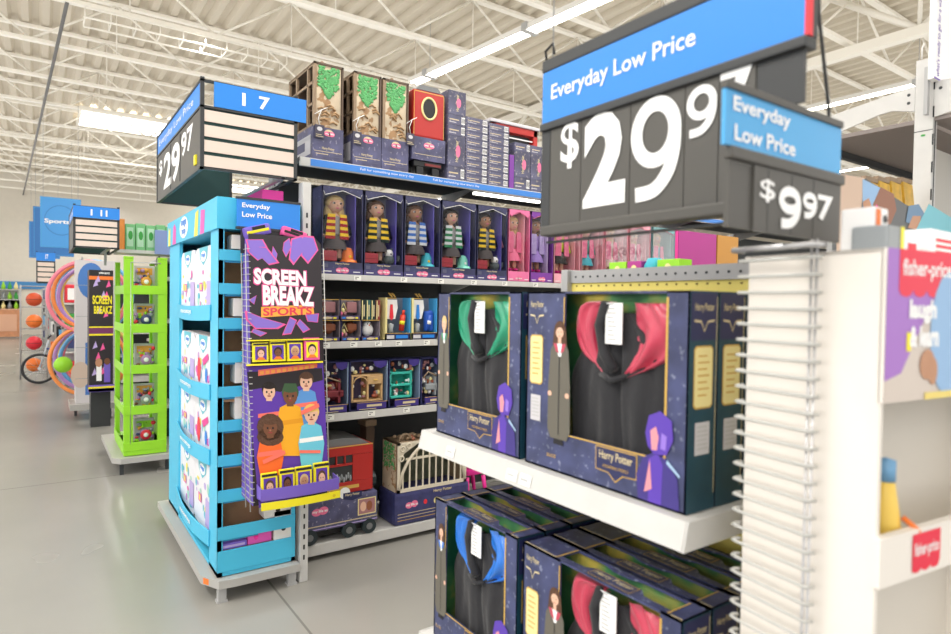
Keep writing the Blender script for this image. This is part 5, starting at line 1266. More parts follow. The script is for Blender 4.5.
def outfit(label, y, w_, bottle, tie, big=None):
    h_ = .262; r = thing('outfit_pack', label, 'toy pack', (XF-.04, y+w_/2, Z3), 'doll outfit packs with gold hangers on the middle shelf'); x = XF-.008
    q = MB(); q.box((x-.1, y, Z3), (x-.097, y+w_, Z3+h_), mat('outfit_backing', (120, 132, 150), .5)); q.box((x-.1, y, Z3), (x, y+.012, Z3+h_), cream); q.box((x-.1, y+w_-.006, Z3), (x, y+w_, Z3+h_), lblue)
    q.box((x-.1, y, Z3), (x, y+w_, Z3+.004), navyd); q.box((x-.004, y, Z3), (x, y+w_, Z3+.04), navyd); F_ = FX(x, y, Z3); q.fr(F_, .01, .008, w_*.35, .03, MATS['grey_white_label'], .001); q.fr(F_, w_*.42, .01, w_*.9, .03, blue, .001); q.fr(F_, .0, .04, w_, .043, gold, .001); q.build('carton', r)
    q = MB(); xc = x-.06; q.prism([(xc, y+w_*.12, Z3+.25), (xc, y+w_*.56, Z3+.25), (xc, y+w_*.6, Z3+.2), (xc, y+w_*.5, Z3+.13), (xc, y+w_*.16, Z3+.13), (xc, y+w_*.08, Z3+.2)], (.02, 0, 0), wtext); q.build('doll_shirt', r)
    q = MB(); q.prism([(xc+.021, y+w_*.3, Z3+.22), (xc+.021, y+w_*.38, Z3+.22), (xc+.021, y+w_*.42, Z3+.14), (xc+.021, y+w_*.34, Z3+.12), (xc+.021, y+w_*.27, Z3+.14)], (.004, 0, 0), tie); q.build('doll_tie', r)
    q = MB(); c = (xc+.03, y+w_*.72, Z3+.055); q.tube([(c[0], c[1], c[2]), (c[0], c[1]+.012, c[2]+.1)], .017, bottle, 10); q.tube([(c[0], c[1]+.012, c[2]+.1), (c[0], c[1]+.016, c[2]+.13)], .009, bottle, 10)
    if big: q.box((xc, y+w_*.62, Z3+.05), (xc+.04, y+w_*.92, Z3+.18), bottle, .01)
    q.tube([(c[0]+.001, c[1]+.004, c[2]+.04), (c[0]+.001, c[1]+.007, c[2]+.062)], .0176, yell if not big else wtext, 10); q.build('toy_bottle', r)
    q = MB(); q.lathe((xc+.03, y+w_*.3, Z3+.045), [(.0, 0), (.02, .0), (.012, .02), (.02, .05), (.0, .06)], mat('toy_grey', (150, 156, 160), .3)); q.build('toy_goblet', r)
    q = MB()
    for k in range(2): q.tube([(xc, y+w_*(.35+.12*k)+.016*math.cos(a*PI/8+PI*1.4), Z3+h_+.02+.016*math.sin(-a*PI/8+.6)) for a in range(12)], .0022, gold, 5)
    q.tube([(xc, y+w_*.2, Z3+h_-.003), (xc, y+w_*.6, Z3+h_-.003)], .003, gold, 5); q.build('hanger', r)
outfit('doll outfit pack with a white shirt and red bottle on the middle shelf', 1.735, .175, mat('bottle_red', (214, 60, 34), .4), redp)
outfit('doll outfit pack with a white shirt and blue bottle on the middle shelf', 1.92, .185, mat('bottle_blue', (40, 90, 190), .4), blue, True)
q = MB(); q.box((XF-.3, 1.22, Z3), (XF-.28, 2.2, Z3+.3), mat('dark_board', (44, 48, 50), .6)); tag(q.build('divider_board'), 'dark upright board behind the accessory packs on the middle shelf', 'board')

Z4 = .8425
def furn(label, y, w_, kind, col, name='furniture_pack'):
    h_ = .3; d_ = .13; r = thing(name, label, 'toy pack', (XF-.06, y+w_/2, Z4), 'doll furniture packs on the lower shelf'); x = XF-.006; w_ -= .004
    cd_ = mat('furniture_card', (104, 96, 130), .5, var=.2, scale=20)
    q = MB(); q.box((x-d_, y, Z4), (x-d_+.003, y+w_, Z4+h_), cd_); q.box((x-d_, y, Z4), (x, y+.008, Z4+h_), navyd); q.box((x-d_, y+w_-.008, Z4), (x, y+w_, Z4+h_), mat('pack_side_blue', (120, 140, 170), .5)); q.box((x-d_, y, Z4), (x, y+w_, Z4+.004), navyd)
    q.box((x-.004, y+w_*.2, Z4), (x, y+w_, Z4+.05), mat('band_deepviolet', (62, 48, 130), .5)); q.box((x-d_, y, Z4+h_-.004), (x, y+w_, Z4+h_), navyd)
    q.prism([(x, y+w_*.6, Z4+h_), (x, y+w_*1.0, Z4+h_), (x, y+w_*.96, Z4+h_-.035), (x, y+w_*.8, Z4+h_-.05), (x, y+w_*.66, Z4+h_-.035)], (-.004, 0, 0), MATS['band_deepviolet'])
    F_ = FX(x, y, Z4); q.fr(F_, w_*.45, .02, w_*.85, .034, gold2, .001); q.fr(F_, w_*.2, .046, w_, .049, gold, .001); q.fr(F_, w_*.25, .006, w_*.7, .01, gold2, .001); q.build('carton', r)
    q = MB(); xa, xb = x-d_*.8, x-.015; za = Z4+.055
    rs = random.Random(kind)
    if kind == 'desk':
        zt = Z4+.215; q.box((xa, y+w_*.08, zt-.012), (xb, y+w_*.9, zt), col, .003)
        for yy in (.08, .48, .85): q.box((xa, y+w_*yy, za), (xb, y+w_*(yy+.05), zt-.01), col, .002)
        q.box((xa, y+w_*.5, zt-.06), (xb+.004, y+w_*.88, zt-.012), col, .002); q.ell((xb+.006, y+w_*.7, zt-.035), (.005, .016, .005), gold)
        q.tube([(xb+.002, y+w_*.13+ (w_*.35)*(.5-.5*math.cos(PI*k/8)), zt-.05+.036*math.sin(PI*k/8)) for k in range(9)], .004, col, 6); q.box((xa, y+w_*.08, za-.004), (xb, y+w_*.9, za+.006), col)
    elif kind == 'shelf':
        zt = Z4+.225
        for yy in (.06, .72): q.box((xa, y+w_*yy, za), (xb, y+w_*(yy+.06), zt), col, .003)
        for zz in (za, Z4+.13, zt-.02): q.box((xa, y+w_*.06, zz), (xb, y+w_*.78, zz+.014), col, .003)
        q.box((xa-.004, y+w_*.06, za), (xa, y+w_*.78, zt), col)
    else:
        q.ell((x-d_*.5, y+w_*.6, Z4+.12), (d_*.3, w_*.28, .06), col); q.box((xa, y+w_*.3, Z4+.09), (xb, y+w_*.9, Z4+.13), col, .008); q.tube([(xb, y+w_*.15, Z4+.17), (xb, y+w_*.4, Z4+.21), (xb, y+w_*.8, Z4+.18)], .005, timber, 6)
        q.box((xa, y+w_*.72, za), (xb, y+w_*.8, Z4+.2), col, .004)
    q.build('toy_furniture', r)
    q = MB(); pal = [MATS['toy_mauve'], wtext, mat('toy_rust', (170, 90, 70), .5), cream, MATS['toy_grey'], MATS['toy_leather']]
    for k in range(26):
        yy = y+w_*rs.uniform(.12, .82); zz = rs.choice([Z4+.08, Z4+.1, Z4+.145, Z4+.16, Z4+.23, Z4+.25, Z4+.27]); q.ell((xb-.02, yy, zz), (.01, rs.uniform(.006, .018), rs.uniform(.006, .018)), pal[k % 6], 7, 5)
    q.build('toy_trinkets', r)
furn('doll furniture pack with burgundy cushions, leftmost on the lower shelf', 1.29, .21, 'sofa', mat('toy_burgundy', (126, 44, 54), .5))
furn('doll furniture pack with a tan wooden desk on the lower shelf', 1.503, .255, 'desk', mat('toy_tan_wood', (204, 168, 120), .5))
furn('doll furniture pack with a turquoise shelf unit on the lower shelf', 1.762, .225, 'shelf', teal)
furn('doll furniture pack with grey pieces, half behind the green-robe box', 1.99, .16, 'grey', MATS['toy_grey'])
furn('doll furniture pack with brown pieces, hidden right part of the lower shelf', 2.155, .2, 'grey2', MATS['toy_leather'])

# base deck: red carriage, bridge playset, pink chair
ZB = .0955
r = thing('carriage_playset', 'long red train carriage playset on the bottom shelf', 'playset', (-3.6, 1.45, ZB))
y0, y1 = 1.215, 1.66; XR = -3.43
q = MB(); q.box((XR-.3, y0, ZB+.265), (XR-.012, y1, ZB+.545), red, .006)
q.box((XR-.012, y0, ZB+.331), (XR-.001, y0+.1, ZB+.489), red); q.box((XR-.012, y1-.13, ZB+.331), (XR-.001, y1, ZB+.489), red); q.box((XR-.012, y0, ZB+.265), (XR, y1, ZB+.33), red, .002); q.box((XR-.012, y0, ZB+.49), (XR, y1, ZB+.545), red, .002)
for k in range(4): q.box((XR-.012, y0+.1+k*.0535, ZB+.44), (XR+.002, y0+.108+k*.0535, ZB+.49), red)
q.box((XR-.012, y0+.1, ZB+.43), (XR+.002, y1-.13, ZB+.442), red); F_ = FX(XR, y0, ZB)
q.fr(F_, .0, .54, y1-y0, .546, gold, .001); q.fr(F_, .13, .29, y1-y0-.09, .31, gold, .001); q.build('body', r)
q = MB(); q.box((XR-.011, y0+.1, ZB+.33), (XR-.01, y1-.13, ZB+.49), dgrey)
for k in range(14): q.ell((XR-.004, y0+.12+.014*k, ZB+.345+.03*((k*7) % 5)/5), (.003, .008, .02), MATS['toy_grey'], 6, 5)
q.build('window', r)
q = MB(); n_ = 10; ym = (y0+y1)/2
pts = [(y0+.02+(y1-y0-.04)*k/n_, ZB+.545+.045*math.sin(PI*k/n_)**.5) for k in range(n_+1)]
q.prism([(XR-.01, a, b) for a, b in pts], (-.28, 0, 0), MATS['toy_roof_grey']); q.build('roof', r)
q = MB(); q.box((XR-.3, y0-.01, ZB+.07), (XR+.01, y1+.03, ZB+.255), tray_n, .012); F_ = FX(XR+.01, y0-.01, ZB+.07); W3 = y1-y0+.04
q.fr(F_, 0, .03, W3, .036, gold2); q.fr(F_, 0, .012, W3, .018, MATS['pack_lilac']); q.fc(F_, .1, .115, .03, .022, pinkp); q.fc(F_, .14, .12, .03, .024, pinkp, .0012); q.ft(F_, 'my life as', .075, .108, .09, .02, wtext, .002, bold=.03)
q.fc(F_, .27, .2, .035, .035, wtext, .0012); q.fp(F_, [(.26, .2), (.38, .2), (.38, .165), (.32, .15), (.26, .165)], navyd, .0018); q.ft(F_, 'Harry Potter', .275, .175, .09, .02, gold2, .0024, bold=.02)
q.ring(F_, .355, .05, W3-.012, .15, .006, cream, .0012); q.fr(F_, .361, .056, W3-.018, .144, MATS['toy_mauve'], .001); q.fc(F_, .39, .1, .02, .03, skin1, .0016); q.fc(F_, .43, .1, .02, .03, MATS['toy_leather'], .0016); q.build('card_tray', r)
q = MB(); q.box((XR-.26, y0+.02, ZB+.03), (XR-.02, y1+.01, ZB+.072), black, .006); q.build('undercarriage', r)
for k, yy in enumerate((y0+.05, y0+.29, y0+.42)):
    q = MB(); q.cyl((XR-.01, yy, ZB+.045), (XR+.015, yy, ZB+.045), .045, mat('toy_wheel_dark', (40, 52, 56), .4), 20); q.cyl((XR+.015, yy, ZB+.045), (XR+.018, yy, ZB+.045), .02, MATS['toy_roof_grey'], 12); q.build('wheel', r)
q = MB(); q.cyl((XR-.1, y1+.005, ZB+.3), (XR-.1, y1+.05, ZB+.3), .05, mat('toy_wheel_dark', (40, 52, 56)), 16); q.build('buffer', r)

r = thing('bridge_playset', 'brown arched bridge playset with cream bars on the bottom shelf', 'playset', (-3.55, 2.1, ZB))
y0, y1 = 1.83, 2.35; XR = -3.435; Dp = .2; zb0, zt0 = ZB+.205, ZB+.52
q = MB(); q.box((XR-Dp-.02, y0-.02, ZB), (XR+.012, y1+.02, ZB+.205), mat('bridge_card', (60, 62, 110), .5, var=.2, scale=25), .02); F_ = FX(XR+.012, y0-.02, ZB)
q.fc(F_, .1, .12, .025, .02, pinkp); q.fc(F_, .14, .125, .025, .022, pinkp, .0012); q.ft(F_, 'my life as', .08, .112, .085, .02, wtext, .002, bold=.03); q.fc(F_, .22, .125, .014, .016, redp); q.fc(F_, .3, .12, .018, .022, cream)
for k in range(3): q.fr(F_, .02, .03+.02*k, .53, .034+.02*k, gold2 if k else gold)
q.ft(F_, 'Harry Potter', .28, .17, .14, .024, gold2, bold=.02); q.build('card_tray', r)
q = MB(); q.box((XR-Dp, y0, zb0), (XR, y0+.02, zt0), timber, .003); q.box((XR-Dp, y1-.02, zb0), (XR, y1, zt0), timber, .003); q.box((XR-Dp, y0, zt0-.012), (XR, y1, zt0), timber, .003); q.box((XR-Dp, y0, zb0), (XR-Dp+.006, y1, zt0), mat('bridge_backing', (110, 116, 96), .6, var=.3, scale=18))
q.build('frame', r)
q = MB(); q.box((XR-Dp+.006, y0-.004, zb0), (XR-.02, y0, zt0-.01), stonep); q.build('side_panel', r)
q = MB(); rs = random.Random(3)
for k in range(110): q.ell((XR-.03-rs.random()*.15, y0-.006, zt0-.015-rs.random()**1.3*.16), (rs.uniform(.006, .01), .004, rs.uniform(.005, .009)), ivy, 6, 4)
q.build('ivy', r)
crm = mat('bridge_cream_bars', (226, 216, 196), .5)
q = MB(); x = XR+.004; q.box((x-.008, y0, zb0), (x, y1, zb0+.022), crm); q.box((x-.008, y0, zb0), (x, y0+.02, zt0), crm); q.box((x-.008, y1-.02, zb0), (x, y1, zt0), crm)
q.tube([(x, y0+.01+(y1-y0-.02)*k/20, zb0+.02+(zt0-zb0-.03)*math.sin(PI*k/20)**.55) for k in range(21)], .01, crm, 6)
q.box((x-.008, y0+.06, zb0+.2), (x, y1-.06, zb0+.214), crm); q.box((x-.008, y0, zt0-.016), (x, y1, zt0), crm)
for k in range(10):
    yy = y0+.04+k*.0485; u = (yy-y0-.01)/(y1-y0-.02); q.box((x-.006, yy-.005, zb0+.015), (x-.001, yy+.005, zb0+.02+(zt0-zb0-.03)*math.sin(PI*u)**.55), crm)
for (a, b) in ((y0+.035, zt0-.04), (y0+.08, zt0-.025), (y0+.028, zt0-.1), (y1-.035, zt0-.04), (y1-.08, zt0-.025)): q.tube([(x, a+.016*math.cos(2*PI*i/12), b+.016*math.sin(2*PI*i/12)) for i in range(12)], .005, crm, 5, closed=True)
q.prism([(x-.008, y0+.02, zt0-.12), (x-.008, y0+.02, zt0-.01), (x-.008, y0+.16, zt0-.01), (x-.008, y0+.05, zt0-.07)], (.004, 0, 0), crm); q.prism([(x-.008, y1-.02, zt0-.12), (x-.008, y1-.05, zt0-.07), (x-.008, y1-.16, zt0-.01), (x-.008, y1-.02, zt0-.01)], (.004, 0, 0), crm)
q.build('arch_bars', r)
q = MB()
for k in range(34): q.ell((XR-.02-rs.random()*.1, y0+.02+rs.random()*.4, zt0+.008+rs.random()*.02), (.012, .016, .012), timber if k % 3 else mat('ornament_rust', (150, 92, 70), .6), 7, 5)
for (a, b) in ((y0+.07, .04), (y0+.3, .05)): q.tube([(XR-.03, a+b*math.cos(PI*k/8), zt0+.01+b*.9*math.sin(PI*k/8)) for k in range(9)], .008, timber, 6)
q.build('roof_ornament', r)
q = MB(); q.box((XR-.3, 1.71, ZB), (XR-.2, 1.77, .7), timberd, .006); q.box((XR-.31, 1.7, .7), (XR-.19, 1.78, .74), timber, .006); tag(q.build('playset_column'), 'narrow brown column piece between the red carriage and the bridge playset', 'playset')
r = thing('toy_chair', 'hot pink toy chair on the bottom shelf right of the bridge playset', 'toy chair', (-3.6, 2.55, ZB))
q = MB(); a, b = 2.40, 2.56; x = -3.52
q.box((x-.14, a, ZB+.21), (x+.02, b, ZB+.25), hotpink, .012); q.build('seat', r)
q = MB(); q.tube([(x-.13, a+.01, ZB+.22), (x-.16, a+.015, ZB+.4), (x-.16, b-.015, ZB+.4), (x-.13, b-.01, ZB+.22)], .014, hotpink, 8); q.box((x-.17, a+.03, ZB+.28), (x-.155, b-.03, ZB+.38), hotpink, .006); q.build('backrest', r)
for (xx, yy) in ((x+.01, a+.012), (x+.01, b-.012), (x-.13, a+.012), (x-.13, b-.012)):
    q = MB(); q.tube([(xx, yy, ZB+.2), (xx+.02, yy+(.02 if yy > 2.5 else -.008), ZB+.006)], [.016, .012], hotpink, 8); q.build('leg', r)
q = MB(); q.box((x+.0, a+.02, ZB+.08), (x+.014, b-.02, ZB+.1), hotpink, .004); q.build('stretcher', r)

# ================================================================== GREEN TOWER AND THE ENDS BEYOND
GX, GY0, GY1 = -6.0, .585, .915
r = thing('display_tower', 'lime green cardboard display tower with wire-bagged toys', 'display stand', (GX-.35, .75, .15))
q = MB(); q.box((GX-.78, GY0, .15), (GX, GY1, .22), lime, .004)
for (x, y) in ((GX-.05, GY0), (GX-.05, GY1-.07), (GX-.78, GY0), (GX-.78, GY1-.04)): q.box((x, y, .22), (x+.05, y+(.07 if x > GX-.1 else .04), 1.83), lime, .002)
q.box((GX-.78, GY1-.02, .22), (GX-.05, GY1-.015, 1.8), mat('lime_dark', (110, 170, 36), .5)); q.build('tower_body', r)
gz = [.22, .53, .88, 1.23, 1.56]
for k, z in enumerate(gz):
    q = MB(); q.box((GX-.6, GY0+.01, z-.008), (GX-.002, GY1-.01, z), lime); q.box((GX-.005, GY0, z-.03), (GX+.004, GY1, z+.045), lime, .002); q.box((GX-.78, GY0-.004, z-.03), (GX, GY0+.003, z+.045), lime, .002); q.build('shelf', r)
q = MB(); q.box((GX-.052, GY0-.002, 1.831), (GX+.002, GY0+.072, 1.85), lime, .004); q.box((GX-.052, GY1-.072, 1.831), (GX+.002, GY1+.002, 1.85), lime, .004); q.tube([(GX+.002, GY0+.05, 1.8), (GX+.002, GY1-.05, 1.8)], .004, steel); q.tube([(GX+.002, GY0+.05, .25), (GX+.002, GY0+.05, 1.8)], .003, steel)
q.build('top_rail', r)
bagc = [mat('toy_amber', (226, 160, 60), .4), mat('toy_navy', (60, 70, 120), .4), redp, MATS['toy_grey'], mat('toy_lilac', (180, 140, 190), .4), mat('toy_brown', (120, 70, 50), .5), lime]
rs = random.Random(11)
where = ['lowest', 'second', 'third', 'fourth', 'top']
for k, z in enumerate(gz):
    r = thing('toy_bag', 'bag of small coloured toys in the %s opening of the green tower' % where[k], 'toy bag', (GX-.1, .75, z), 'toy bags in the green tower')
    q = MB(); q.box((GX-.16, GY0+.09, z+.001), (GX-.13, GY1-.08, z+.22), mat('bag_card', (196, 190, 190), .4), .006); F_ = FX(GX-.13, GY0+.09, z); q.fr(F_, .02, .14, .14, .2, MATS['toy_amber'] if k else lime, .001); q.build('bag', r)
    q = MB()
    for j in range(26): q.ell((GX-.11, GY0+.1+rs.random()*.14, z+.03+rs.random()*.15), (.012, rs.uniform(.008, .024), rs.uniform(.008, .022)), bagc[rs.randrange(7)], 7, 5)
    q.ell((GX-.1, GY0+.18, z+.08), (.01, .045, .045), (redp, MATS['toy_grey'], MATS['toy_lilac'], MATS['toy_navy'], MATS['toy_amber'])[k]); q.ell((GX-.09, GY0+.18, z+.08), (.008, .02, .02), wtext)
    q.build('toy_cluster', r)
r = thing('end_base_deck', 'pale grey metal base deck with legs under the green tower', 'shelf base', (GX-.4, .75, 0))
q = MB(); q.prism([(x, y, .1) for x, y in ((GX-1.1, .5), (GX-.02, .5), (GX+.06, .56), (GX+.06, .96), (GX-1.1, .96))], (0, 0, .045), MATS['deck_grey']); q.build('deck', r)
for (x, y) in ((GX-.0, .57), (GX-.0, .92), (GX-1.0, .57)): q = MB(); q.box((x-.015, y-.015, 0), (x+.015, y+.015, .1), signdark); q.build('leg', r)

def run(label, xc, y0, y1, h, group='long shelving runs beyond the green tower'):
    """two-sided shelving run far down the alley"""
    r = thing('shelving_unit', label, 'shelf', (xc, y0, 0), group)
    q = MB(); q.box((xc-.03, y0, 0), (xc+.03, y1, h), dgrey); q.build('back_panel', r)
    q = MB(); q.box((xc-.45, y0, .03), (xc+.45, y1, .12), shelfm); q.build('base_deck', r)
    for z in [.5, .9, 1.3, 1.7] + ([h-.02] if h > 1.8 else []):
        q = MB(); q.box((xc-.42, y0, z-.035), (xc+.42, y1, z), shelfm); q.build('shelf', r)
    return r
def fill(xc, y0, y1, zs, cols, label, group, seed=1, x=None, w_=(.12, .3), h_=(.15, .3), cat='carton', name='toy_carton', n_max=40):
    rs = random.Random(seed); c = 0
    for zi, z in enumerate(zs):
        y = y0
        while y < y1 and c < n_max:
            ww = rs.uniform(*w_); hh = rs.uniform(*h_); mt = cols[rs.randrange(len(cols))]
            q = MB(); q.box((xc-.15, y, z+.001), (xc, y+ww-.01, z+hh), mt, .004); q.fr(FX(xc, y, z), ww*.15, hh*.2, ww*.75, hh*.8, cols[(rs.randrange(len(cols)))], .002)
            o = q.build(name); tag(o, label, cat, group); y += ww; c += 1
g3 = run('shelving run behind the green tower with green boxes on top', -6.85, .95, 9, 1.9)
gb = mat('green_box', (120, 190, 130), .5); ob_ = mat('orange_box', (236, 150, 70), .5)
tag(MB().box((-6.62, .57, 1.93), (-6.36, .625, 2.2), ob_, .004).build('toy_carton'), 'orange box on the top shelf behind the green tower', 'carton')
for k in range(7):
    q = MB(); y = .63+k*.082; q.box((-6.62, y, 1.93), (-6.36, y+.077, 2.16+.01*(k % 2)), gb if k < 5 else lime, .003); q.fr(FX(-6.36, y, 1.93), .012, .03, .062, .2, mat('green_box_print', (180, 220, 190), .5), .001); q.fc(FX(-6.36, y, 1.93), .04, .13, .018, .04, green, .002)
    o = q.build('toy_carton'); tag(o, 'green box in the row on the top shelf behind the green tower', 'carton', 'green boxes behind the green tower')
r = thing('shelf_rack', 'dark framed rack with a blue board just behind the green tower top', 'shelf', (-6.5, .75, 1.9))
q = MB(); q.box((-6.7, .565, 1.9), (-6.34, 1.6, 1.93), shelfm); q.box((-6.69, .94, 0.0), (-6.65, .95, 1.9), signdark); q.build('shelf', r)
for k in range(0): q = MB(); q.box((-6.645, .66, 1.70+k*.06), (-6.635, .88, 1.74+k*.06), (shelfm, signdark, shelfm)[k]); q.build('slat', r)
q = MB(); q.box((-6.33, .86, 1.9), (-6.32, 1.14, 2.12), mat('board_slate_blue', (130, 150, 200), .5)); q.build('header_panel', r)

# black SCREEN BREAKZ tower further on
r = thing('display_tower', 'black and pink display tower with yellow lettering behind the green tower', 'display stand', (-8.4, .58, 0))
X8 = -8.3; ya, yb = .462, .70
q = MB(); q.box((X8-.3, ya, .42), (X8, yb, 1.81), art_black, .004); F_ = FX(X8, ya, .42); w_ = yb-ya; q.box((X8-.28, ya+.02, 0), (X8-.06, yb-.02, .42), signdark)
q.fr(F_, 0, 1.33, w_, 1.39, ink, .001); q.ft(F_, 'SCREEN BREAKZ', w_*.4, 1.345, w_*.45, .022, wtext, .002, bold=.03); q.fr(F_, 0, 1.28, w_, 1.32, orange, .001)
for k in range(14):
    u, v = rs.uniform(.02, w_-.06), rs.uniform(.75, 1.25) if k < 8 else rs.uniform(.15, .65); q.fp(F_, [(u, v), (u+.05, v+.02), (u+.03, v+.09)], artpink if k % 2 else MATS['pack_lilac'], .001+k*.0001)
q.ft(F_, 'SCREEN', w_*.14, 1.0, w_*.8, .1, yell, .004, bold=.03); q.ft(F_, 'BREAKZ', w_*.2, .89, w_*.76, .09, yell, .004, bold=.03); q.fr(F_, 0, .73, w_, .745, yell, .003)
q.fr(F_, 0, .66, w_, .73, mat('art_wine', (120, 50, 100)), .002); q.fr(F_, 0, .64, w_, .66, yell, .003); q.build('tower_body', r)
q = MB(); q.fc(F_, w_*.4, .33, .035, .05, skin2, .006); q.fr(F_, w_*.3, .12, w_*.52, .3, wtext, .005); q.fc(F_, w_*.75, .34, .03, .04, skin3, .006); q.fr(F_, w_*.62, .1, w_*.88, .32, purp, .005); q.build('printed_figures', r)
q = MB(); q.box((X8-.02, ya-.01, .42), (X8+.05, yb+.01, .46), purp, .003); q.box((X8+.046, ya-.01, .42), (X8+.05, yb+.01, .5), purp); q.box((X8+.05, ya-.01, .46), (X8+.054, yb+.01, .48), yell); q.build('tray', r)
# grey endcap with blue circle graphics, and hula hoops
r = thing('display_tower', 'pale grey display end with a blue patterned panel beside the hoops', 'display stand', (-9, .6, 0))
q = MB(); q.box((-9.3, .36, .2), (-8.95, .78, 1.95), mat('panel_pale_grey', (206, 202, 204), .5), .004); F_ = FX(-8.95, .36, .2)
q.fr(F_, .1, .1, .3, 1.0, mat('panel_blue', (70, 120, 190), .5)); q.fc(F_, .16, 1.5, .14, .22, MATS['panel_blue'], .0012, 20); q.fc(F_, .1, .9, .12, .16, MATS['panel_pale_grey'], .0016, 20); q.fc(F_, .05, .35, .1, .16, mat('panel_tan', (206, 186, 170), .5), .0016, 20); q.fc(F_, .28, 1.25, .1, .12, MATS['panel_tan'], .0018, 20)
for k in range(4): q.fr(F_, 0, .3+.38*k, .42, .306+.38*k, MATS['toy_grey'], .002)
q.build('panel', r); q = MB(); q.box((-9.4, .3, .13), (-8.85, .84, .2), MATS['deck_grey']); q.build('base_deck', r)
q = MB(); q.box((-8.9, .7, 0), (-8.87, .73, .13), signdark); q.build('leg', r); q = MB(); q.box((-9.3, .36, 0), (-9.27, .39, .13), signdark); q.build('leg', r)
hoopc = [mat('hoop_pink', (240, 130, 150), .4), mat('hoop_orange', (246, 150, 80), .4), mat('hoop_violet', (190, 150, 220), .4), mat('hoop_blue', (110, 180, 230), .4), mat('hoop_yellow', (246, 210, 110), .4)]
def hoop(zc, rad, mt, label, dy=0, dx=0):
    q = MB(); n_ = 40; pts = [(-9.45+dx+rad*.08*math.cos(2*PI*i/n_)+0, .52+dy+rad*.95*math.cos(2*PI*i/n_), zc+rad*math.sin(2*PI*i/n_)) for i in range(n_)]
    q.tube(pts, .024, mt, 8, closed=True); tag(q.build('hula_hoop'), label, 'hula hoop', 'hula hoops hanging at the aisle end')
for k, (mt, nm) in enumerate(zip(hoopc, ('pink', 'orange', 'violet', 'pale blue', 'yellow'))):
    hoop(1.5+.02*(k % 2), .46-.03*(k % 3), mt, '%s hula hoop in the upper bunch at the far aisle end' % nm, dy=-.0+.03*k, dx=-.1*k)
    hoop(.68+.02*(k % 2), .44-.03*(k % 3), hoopc[(k+1) % 5], '%s hula hoop in the lower bunch at the far aisle end' % ('orange', 'violet', 'pale blue', 'yellow', 'pink')[k], dy=.03*k, dx=-.1*k)
q = MB(); q.ell((-9.2, .24, .66), .1, lime, 16, 12); tag(q.build('play_ball'), 'lime green play ball caught in the lower hoops', 'ball')
r = thing('hoop_rack', 'slim grey post rack carrying the hula hoops', 'rack', (-9.5, .4, 0)); q = MB(); q.tube([(-9.85, .45, 0), (-9.85, .45, 2.0)], .02, greym); q.build('post', r)
for z in (1.98, 1.17): q = MB(); q.tube([(-9.85, .45, z), (-9.42, .45, z), (-9.4, .45, z+.03)], .012, greym); q.build('arm', r)
run('shelving run behind the hula hoops', -9.9, 1.3, 9, 1.9)
cols = [redp, orange, MATS['toy_navy'], MATS['toy_grey'], wtext, MATS['hoop_blue'], green, MATS['panel_tan'], black]
# endcaps between the hoops and the far wall
ends = [(-12.2, 'first'), (-14.9, 'second'), (-17.8, 'third'), (-20.8, 'fourth'), (-23.8, 'fifth')]
for k, (x, nm) in enumerate(ends):
    run('far shelving run, %s beyond the hula hoops' % nm, x-.5, 1.15, 9, 1.85, 'far shelving runs towards the back wall')
    y0 = .30-.06*k
    r = thing('end_display', 'cluttered aisle end display, %s beyond the hula hoops' % nm, 'display stand', (x, y0+.3, 0), 'far aisle end displays')
    q = MB(); q.box((x-.5, y0+.02, .1), (x-.47, y0+.75, 1.75), MATS['panel_pale_grey']); q.build('back_panel', r)
    for z in (.2, .6, 1.0, 1.4): q = MB(); q.box((x-.5, y0, z-.03), (x, y0+.75, z), shelfm); q.build('shelf', r)
    q = MB(); q.box((x-.5, y0, 0), (x-.45, y0+.75, .17), greym); q.box((x-.05, y0, 0), (x, y0+.03, 1.75), greym); q.build('post', r)
    for zi, z in enumerate((.2, .6, 1.0, 1.4)):
        for j in range(3):
            mt = cols[(k*5+zi*3+j*2) % 9]; yy = y0+.04+j*.23; q = MB(); hh = .22+.08*((j+zi) % 2)
            q.box((x-.3, yy, z+.001), (x-.02, yy+.19, z+hh), mt, .02); q.fr(FX(x-.02, yy, z), .04, .05, .15, hh-.06, cols[(k*3+zi+j*4+1) % 9], .002)
            o = q.build('toy_carton'); tag(o, 'toy carton on the %s aisle end display beyond the hula hoops, shelf %s, %s' % (nm, ('one', 'two', 'three', 'four')[zi], ('left', 'middle', 'right')[j]), 'carton', 'cartons on the far aisle end displays')
# ball cage and bicycle near the hoops
r = thing('ball_rack', 'tall wire rack of orange and red balls down the main aisle', 'ball rack', (-14, -.1, 0))
q = MB()
for (x, y) in ((-14.2, -.28), (-13.8, -.28), (-14.2, .12), (-13.8, .12)): q.tube([(x, y, 0), (x, y, 1.7)], .012, greym)
for z in (.1, .5, .9, 1.3, 1.68): q.tube([(-14.2, -.28, z), (-13.8, -.28, z), (-13.8, .12, z), (-14.2, .12, z)], .008, greym, 5, closed=True)
q.build('wire_frame', r)
k = 0
for z in (.24, .64, 1.04, 1.44):
    q = MB(); q.ell((-14, -.08, z), .125, (orange, redp, orange, mat('ball_rust', (214, 84, 44), .5))[k], 16, 12); q.tube([(-14+.126*math.cos(a*PI/8), -.08+.126*math.sin(a*PI/8), z) for a in range(16)], .003, ink, 4, closed=True)
    tag(q.build('play_ball'), '%s ball in the tall wire rack down the aisle, %s' % (('orange', 'red', 'orange', 'rust')[k], ('lowest', 'second', 'third', 'highest')[k]), 'ball', 'balls in the tall wire rack'); k += 1
r = thing('childs_bicycle', 'small white and blue bicycle standing under the hula hoops', 'bicycle', (-13.0+.0, .2, 0))
